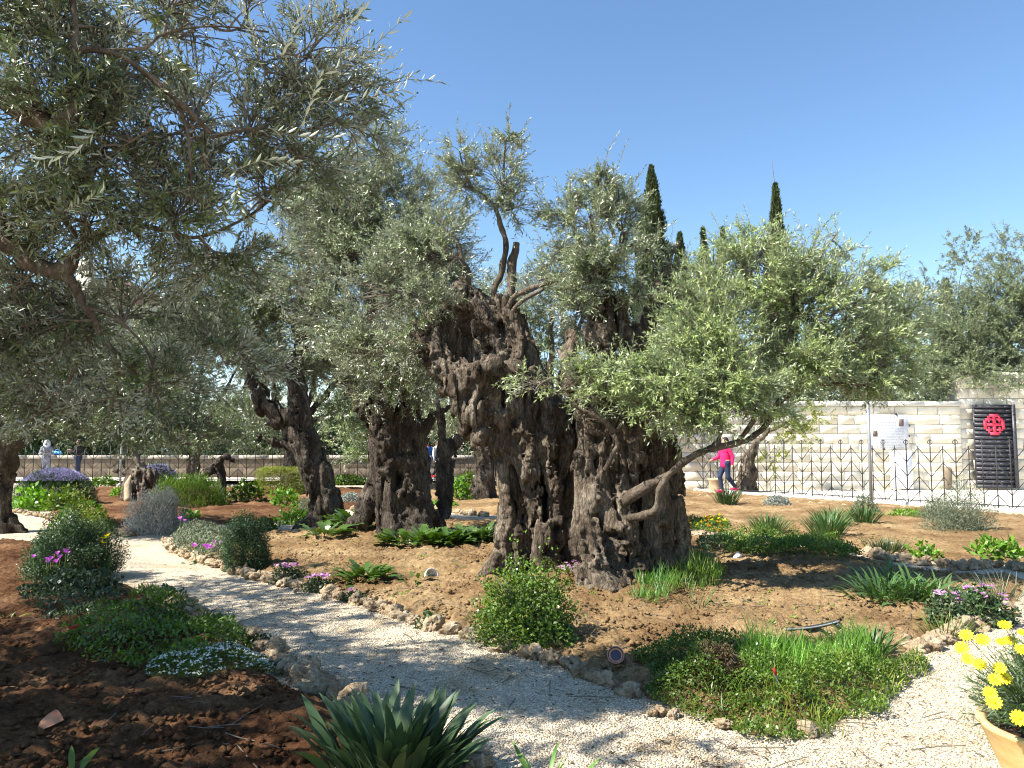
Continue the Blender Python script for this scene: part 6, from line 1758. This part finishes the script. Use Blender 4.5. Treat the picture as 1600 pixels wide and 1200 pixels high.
low('weedy green tuft by the pole foot', 1352, 800, 40, 26, 'greygreen', 155, .07, .015, 1.0, name='shrub', up=.8)
low('pale silvery cushion at the foot of the fence', 1215, 790, 42, 16, 'silver', 156, .06, .02)
low('low green weeds at the fence left of the pole', 1420, 808, 60, 12, 'fresh', 157, .07, .03, .8)
cover('marigolds', 'low marigold patch with orange and yellow flowers right of the trunk', [(1068, 828), (1078, 820), (1135, 822), (1142, 832), (1110, 836)], .12, .04, .02, 'green', 1.2, 158, flowers=('orange', 26, .05))
cover('marigolds', 'yellow flowers among the marigolds right of the trunk', [(1078, 826), (1130, 824), (1138, 830), (1090, 832)], .15, .04, .02, 'green', .4, 159, flowers=('yellow', 16, .05))
r = np.random.default_rng(5)
# scattered seedlings on the bare soil: nobody could count them
n = 1500
pt = np.column_stack([r.uniform(-3, 6.5, n), r.uniform(5, 12, n)])
hh = ground_h(pt); k_ = (hh > .04) & (fbm(np.column_stack([pt * 1.1, np.zeros(n)]), 2) > .12)
pt, hh = pt[k_], hh[k_]; k_ = len(pt)
rep = 5
pp = np.repeat(np.column_stack([pt, hh]), rep, 0); pp[:, :2] += r.normal(size=(len(pp), 2)) * .018
lf = MB(); add_leaves(lf, pp, norm(rdir(r, len(pp)) * .8 + [0, 0, .8]), norm(rdir(r, len(pp)) + [0, 0, 1.5]), r.uniform(.02, .045, len(pp)), r.uniform(.008, .016, len(pp)))
tag(link('seedlings', lf.mesh('seedlings'), None, M['fresh']), kind='stuff')
# dead leaves and twigs on soil and gravel
n = 5200
pt = np.column_stack([r.uniform(-4.5, 6, n), 3 + 9 * r.uniform(0, 1, n) ** 1.3])
hh = np.maximum(ground_h(pt), 0) + .012
lf = MB(); add_leaves(lf, np.column_stack([pt, hh]), norm(rdir(r, n) * [1, 1, .15]), norm(rdir(r, n) * .4 + [0, 0, 1]), r.uniform(.03, .06, n), r.uniform(.008, .014, n))
tag(link('fallen_leaves', lf.mesh('fallen_leaves'), None, M['brownleaf']), kind='stuff')

m_ = MB(); n = 420
pt = np.column_stack([r.uniform(-4, 5.5, n), 3.2 + 8 * r.uniform(0, 1, n) ** 1.2])
hh = np.maximum(ground_h(pt), 0) + .02
a_ = r.uniform(0, 6.28, n); l_ = r.uniform(.04, .16, n)
d_ = np.column_stack([np.cos(a_), np.sin(a_), r.normal(size=n) * .08]) * l_[:, None]
c_ = np.column_stack([pt, hh])
add_tubes(m_, np.stack([c_ - d_, c_ + rdir(r, n) * .008, c_ + d_], 1), np.ones((n, 3)) * .003, 4)
tag(link('fallen_twigs', m_.mesh('fallen_twigs'), None, M['twig']), kind='stuff')

# small things lying on the soil
q = GP(668, 903)
cp = thing('clay_shard', 'broken white and orange clay piece lying by the small acanthus', 'pot shard', q)
m_ = MB(); a = np.linspace(0, math.pi * 1.1, 10)
prs = [(.03, 0), (.055, .02), (.075, .06), (.085, .11)]
V = [[r0 * math.cos(t), r0 * math.sin(t), z0] for r0, z0 in prs for t in a] + [[r0 * .86 * math.cos(t), r0 * .86 * math.sin(t), z0 + .004] for r0, z0 in prs for t in a]
Q = [[i * 10 + j, i * 10 + j + 1, (i + 1) * 10 + j + 1, (i + 1) * 10 + j] for i in range(3) for j in range(9)]
Q += [[40 + i * 10 + j, 40 + (i + 1) * 10 + j, 40 + (i + 1) * 10 + j + 1, 40 + i * 10 + j + 1] for i in range(3) for j in range(9)]
Q += [[30 + j, 31 + j, 71 + j, 70 + j] for j in range(9)] + [[j, 40 + j, 41 + j, 1 + j] for j in range(9)]
Q += [[i * 10 + e, (i + 1) * 10 + e, 40 + (i + 1) * 10 + e, 40 + i * 10 + e] for i in range(3) for e in (0, 9)]
m_.add(V, Q); sh = link('shell', m_.mesh('shell', True), cp, mat_rough('whitewashed_clay', (.6, .5, .42), (.75, .7, .62), 12)); sh.rotation_euler = (1.15, .3, .5)
q = GP(62, 1140)
cp = thing('clay_shard', 'broken terracotta piece with grey rim in the shaded near left soil', 'pot shard', q)
sh = link('shell', sh.data.copy(), cp); sh.data.materials.clear(); sh.data.materials.append(M['terracotta']); sh.rotation_euler = (1.3, .5, 2.4); sh.scale = (.6, .7, .9)
# ground spotlight
q = GP(963, 1034)
gl = thing('ground_spotlight', 'small round terracotta coloured spotlight sunk in the soil by the path', 'spotlight', q)
m_ = MB(); m_.lathe([(.048, -.09), (.062, -.05), (.064, .05), (.062, .062), (.05, .066), (.048, .052), (.001, .05)], 28)
o = link('housing', m_.mesh('housing', True), gl, M['terracotta']); o.location = (0, 0, .035); o.scale = (.78, .78, .78); o.rotation_euler = (math.radians(62), 0, math.radians(-12))
m_ = MB(); m_.lathe([(.046, .053), (.02, .057), (.001, .058)], 28); l2 = link('lens', m_.mesh('lens', True), o, M['lens'])
m_ = MB(); m_.lathe([(.066, .03), (.075, .045), (.075, .075), (.068, .072)], 28); l2 = link('collar', m_.mesh('collar', True), o, mat_plain('worn_collar', (.4, .24, .2), .7))
# dark curved plastic gutter piece
q = GP(1268, 990)
gp = thing('plastic_gutter', 'short curved black and grey plastic strip lying on the soil', 'debris', q)
t = np.linspace(0, 1, 14); x_ = (t - .5) * .44; z_ = .015 + .06 * t ** 2.4; y_ = .02 * np.sin(t * 2)
m_ = MB(); a = np.linspace(-.2, math.pi + .2, 8)
V = [[x_[i], y_[i] + math.cos(b_) * .032, z_[i] - math.sin(b_) * .018 + .02] for i in range(14) for b_ in a] + [[x_[i], y_[i] + math.cos(b_) * .028, z_[i] - math.sin(b_) * .014 + .022] for i in range(14) for b_ in a]
Q = [[i * 8 + j, i * 8 + j + 1, (i + 1) * 8 + j + 1, (i + 1) * 8 + j] for i in range(13) for j in range(7)] + [[112 + i * 8 + j, 112 + (i + 1) * 8 + j, 112 + (i + 1) * 8 + j + 1, 112 + i * 8 + j + 1] for i in range(13) for j in range(7)]
m_.add(V, Q); link('channel', m_.mesh('channel', True), gp, M['plastic_black'])
m_ = MB(); m_.tube([(x_[i], y_[i] - .033, z_[i] + .026) for i in range(14)], .006, 6); link('lip', m_.mesh('lip', True), gp, M['pole'])
m_ = MB(); m_.tube([(.2, .0, .05), (.235, 0, .075)], [.03, .026], 10); link('end_plug', m_.mesh('end_plug', True), gp, M['iron'])
# stick in the grass
q = GP(1228, 1098)
st = thing('marker_stick', 'thin dark blue stick with red top leaning in the light green grass', 'stick', q)
q[2] += .05
t0, t1 = P(1230, 1092, q[1]) + np.array([0, 0, -.08]), P(1209, 1044, q[1] - .02)
m_ = MB(); m_.tube([t0, t0 + (t1 - t0) * .86], [.006, .006], 8); put('shaft', m_, st, M['bluestick'])
m_ = MB(); m_.tube([t0 + (t1 - t0) * .86, t1], [.008, .007], 8); put('tip', m_, st, M['red_cloth'])
# white pebble like litter
for k, (x, y, s, lab) in enumerate([(1394, 852, .035, 'small white scrap on the soil of the far right bed'), (1153, 872, .05, 'grey white lump in the weeds right of the trunk')]):
    q = GP(x, y); o = link('white_scrap', ROCKS[k].copy(), None); o.data.materials.clear(); o.data.materials.append(M['whitepaint']); o.location = tuple(q + [0, 0, s * .6]); o.scale = (s, s, s); tag(o, lab, 'litter')

# dead stump and crooked stub
b = GP(225, 782)
Yb = b[1]
pr = chain([(200, 780, Yb, .18), (208, 755, Yb, .2), (222, 738, Yb, .17), (240, 745, Yb, .16), (248, 765, Yb, .12)], .06)
pr += chain([(225, 785, Yb - .2, .14), (222, 760, Yb - .1, .13), (215, 740, Yb, .14)], .04) + chain([(240, 780, Yb, .1), (236, 760, Yb, .1)], .04)
pr += chain([(215, 742, Yb, .12), (198, 736, Yb, .09), (180, 734, Yb, .06)], .04) + chain([(222, 735, Yb, .12), (212, 715, Yb, .09), (205, 700, Yb, .06), (200, 688, Yb, .035)], .04)
pr += chain([(195, 725, Yb, .06), (184, 712, Yb, .05), (186, 700, Yb, .03)], .03)
st = thing('tree_stump', 'twisted dead olive stump with bare pointed limbs on the left', 'stump', b)
solid_obj('trunk', pr, .032, M['bark'], st, bark_disp(1.0), zmin=-.05, origin=tuple(st.location))
pr = cap_chain([P(200, 780, Yb - .35), P(200, 758, Yb - .2), P(206, 742, Yb - .12)], [.1, .09, .04], .03)
solid_obj('bare_wood', pr, .03, M['wood'], st, None, zmin=-.05, origin=tuple(st.location))
b = GP(347, 786); Yb = b[1]
st = thing('tree_stump', 'crooked two legged olive stub with knobby head, left of the leaning trunk', 'stump', b)
pr = chain([(345, 790, Yb, .09), (346, 765, Yb, .085), (345, 740, Yb, .1), (340, 725, Yb, .12), (348, 716, Yb, .09), (357, 713, Yb, .07), (363, 720, Yb, .06)], .03)
pr += chain([(330, 735, Yb, .12), (318, 745, Yb, .045), (311, 760, Yb, .035), (313, 775, Yb, .04), (312, 792, Yb, .045)], .03)
solid_obj('trunk', pr, .034, M['bark_dark'], st, bark_disp(1.0), zmin=-.05, origin=tuple(st.location))
# stone planter behind the fence
b = P(1118, 760, 23.4); b[2] = .03
pl = thing('stone_planter', 'tan stone planter standing behind the fence left of the person in pink', 'planter', b)
m_ = MB(); m_.lathe([(.22, 0), (.2, .3), (.24, .36), (.26, .42), (.2, .42), (.16, .3), (.01, .3)], 20, tuple(b)); put('bowl', m_, pl, M['wood'], True)
b = P(1168, 764, 23.6); b[2] = 0.02
olive('low twisted olive with yellowish foliage between the fence and the pale wall', b, chain([(1160, 768, 23.6, .22), (1165, 740, 23.6, .2), (1172, 710, 23.6, .17), (1182, 690, 23.6, .12)], .05) + chain([(1178, 765, 23.6, .14), (1174, 735, 23.6, .15)], .05),
  [[(1180, 695, 23.6, .1), (1200, 675, 23.6, .07), (1230, 660, 23.6, .04)]], [cl(1240, 680, 23.3, .8, .5, .6, 1230, 665, 23.6, .8), (P(1210, 720, 23.2), (.5, .35, .5), P(1200, 690, 23.6), .5), (P(1265, 650, 23.5), (.7, .5, .4), P(1230, 660, 23.6), .8)], .09, .02, 1.7, 64, .04, mat=M['yellowgreen'], bark='bark', stems=False)

# ------------------------------------------------------------------ people
def person(label, px, Y, H, yaw, wear, arms, legs, z0=.03, extras=(), hair='hair', skin='skin'):
    """wear: top, legs, shoe materials; arms/legs: joint positions in a 1.75 m figure facing -Y"""
    b = P(px, 700, Y); b[2] = z0
    root = thing('person', label, 'person', b, yaw)
    k = H / 1.75
    root.scale = (k, k, k)
    def C(pts, rs, kk=.03): return cap_chain([np.array(p, float) for p in pts], rs, kk)
    body = C([(0, 0, 1.665), (0, -.005, 1.62)], [.092, .085], .02) + C([(0, -.03, 1.575)], [.06], .03) + C([(0, -.1, 1.62), (0, -.105, 1.6)], [.014, .017], .015)
    body += C([(-.088, .0, 1.63), (-.09, 0, 1.6)], [.018, .014], .01) + C([(.088, .0, 1.63), (.09, 0, 1.6)], [.018, .014], .01)
    body += C([(0, .01, 1.6), (0, .015, 1.45)], [.055, .06], .03)
    body += C([(-.13, .01, 1.4), (.13, .01, 1.4)], [.08, .08], .05) + C([(0, 0, 1.35), (0, 0, 1.15), (0, 0, 1.0)], [.14, .12, .14], .06) + C([(-.08, 0, .98), (.08, 0, .98)], [.11, .11], .05)
    sleeves, trou, shoe = [], [], []
    for s, a in zip((-1, 1), arms):
        sh = (s * .19, .01, 1.4); el, wr = a
        body += C([sh, el], [.052, .042], .03) + C([el, wr], [.04, .028], .02)
        dv = norm(np.array(wr, float) - np.array(el, float)); sdv = norm(np.cross(dv, [0, 1, .2]))
        pm = np.array(wr) + dv * .06
        body += C([wr, pm], [.03, .036], .02)
        for f in range(4):
            o_ = sdv * (f - 1.5) * .019
            body += C([pm + o_, pm + o_ + dv * .035 , pm + o_ * .9 + dv * .06 + np.array([0, -.015, -.01])], [.012, .0105, .009], .004)
        body += C([np.array(wr) + sdv * .03 + dv * .02, np.array(wr) + sdv * .05 + dv * .065], [.013, .01], .005)
        sleeves += C([sh, el], [.068, .057], .03) + C([el, tuple(np.array(wr) - dv * .02)], [.055, .042], .02)
    for s, l in zip((-1, 1), legs):
        hp = (s * .09, 0, .93); kn, an = l
        body += C([hp, kn], [.085, .058], .03) + C([kn, an], [.055, .038], .02) + C([an, (an[0], an[1] - .13, an[2] - .05)], [.04, .03], .02)
        trou += C([hp, kn], [.105, .075], .04) + C([kn, tuple(np.array(an) + [0, 0, .03])], [.073, .06], .03)
        shoe.append(C([(an[0], an[1] + .03, an[2] - .035), (an[0], an[1] - .15, an[2] - .05)], [.052, .045], .02))
    solid_obj('body', body, .016, M[skin], root, None, pad=.06)
    top = C([(-.13, .01, 1.4), (.13, .01, 1.4)], [.1, .1], .06) + C([(0, 0, 1.36), (0, 0, 1.15), (0, .0, .92)], [.165, .15, .165], .06) + sleeves
    solid_obj('jacket', top, .018, M[wear[0]], root, None, pad=.06)
    solid_obj('trousers', trou + C([(-.07, 0, .96), (.07, 0, .96)], [.125, .125], .05), .018, M[wear[1]], root, None, pad=.06)
    for s_ in shoe: solid_obj('shoe', s_, .014, M[wear[2]], root, None, pad=.06)
    hr = C([(0, .02, 1.69), (0, .045, 1.63)], [.1, .088], .03) if hair != 'hood' else C([(0, .02, 1.67), (0, .045, 1.6), (0, .06, 1.5)], [.118, .12, .13], .04) + C([(-.1, -.02, 1.6), (-.08, -.02, 1.5), (.08, -.02, 1.5), (.1, -.02, 1.6)], [.04, .06, .06, .04], .03)
    if hair == 'long': hr += C([(0, .06, 1.62), (0, .09, 1.45)], [.085, .06], .03)
    solid_obj('hood' if hair == 'hood' else 'hair', hr, .016, M['white_cloth' if hair == 'hood' else 'hair'], root, None, pad=.06)
    for nm, pts, rs, mt in extras:
        solid_obj(nm, C(pts, rs, .03), .02, M[mt], root, None, pad=.06)
    return root
stand = (((-.1, 0, .5), (-.1, .01, .09)), ((.1, 0, .5), (.1, .01, .09)))
walk = (((-.09, -.16, .52), (-.08, -.1, .1)), ((.09, .02, .5), (.07, .3, .17)))
hands_front = (((-.26, -.02, 1.14), (-.1, -.24, 1.2)), ((.26, -.02, 1.14), (.1, -.24, 1.2)))
down = (((-.25, .02, 1.13), (-.27, -.06, .88)), ((.25, .02, 1.13), (.27, -.06, .88)))
swing = (((-.26, -.08, 1.13), (-.3, -.28, 1.05)), ((.25, .1, 1.14), (.26, .06, .9)))
person('person in a pink jacket and jeans carrying a white bag, walking behind the fence', 1133, 22.9, 1.68, math.radians(-70), ('hot_pink', 'denim', 'hot_pink'), swing, walk, hair='long', extras=[('bag', [(0, .2, 1.32), (0, .24, 1.08)], [.11, .14], 'white_cloth')])
person('person in a grey jacket with a white head scarf, hands together, far left', 73, 31.4, 1.62, math.radians(12), ('grey_cloth', 'grey_cloth', 'black_cloth'), hands_front, stand, hair='hood', skin='skin_dark', extras=[('scarf', [(-.05, -.13, 1.42), (-.06, -.17, 1.2), (-.05, -.17, 1.05)], [.05, .05, .045], 'white_cloth')])
person('person in dark clothes with bare forearms raised, behind the back fence', 123, 31.6, 1.66, math.radians(-75), ('black_cloth', 'denim', 'black_cloth'), (((-.2, -.1, 1.2), (-.12, -.33, 1.28)), ((.2, -.08, 1.2), (.1, -.33, 1.22))), stand, hair='long', extras=[])
person('person in blue with a red collar glimpsed between the slender and gnarled trunks', 667, 31.5, 1.6, math.radians(10), ('blue_cloth', 'denim', 'black_cloth'), down, stand, extras=[('scarf', [(-.08, -.03, 1.49), (.08, -.03, 1.49)], [.06, .06], 'red_cloth')])
person('person in light clothes with red shoes, half hidden by the slender dark trunk', 683, 31.0, 1.6, math.radians(60), ('white_cloth', 'black_cloth', 'red_cloth'), down, walk)
b = P(89, 713, 33.1)
bg_ = thing('blue_bag', 'light blue bag lying on top of the low wall between two people', 'bag', (b[0], 33.1, .995))
solid_obj('sack', cap_chain([np.array((b[0] - .15, 33.1, 1.1)), np.array((b[0] + .15, 33.1, 1.08))], [.1, .09], .03), .03, M['cyan'], bg_, bark_disp(.4), origin=tuple(bg_.location))
m_ = MB(); a = np.linspace(0, math.pi, 9); m_.tube(np.stack([b[0] + np.cos(a) * .1, 33.1 + 0 * a, 1.17 + np.sin(a) * .08], 1), .012, 5); put('handle', m_, bg_, M['cyan'])
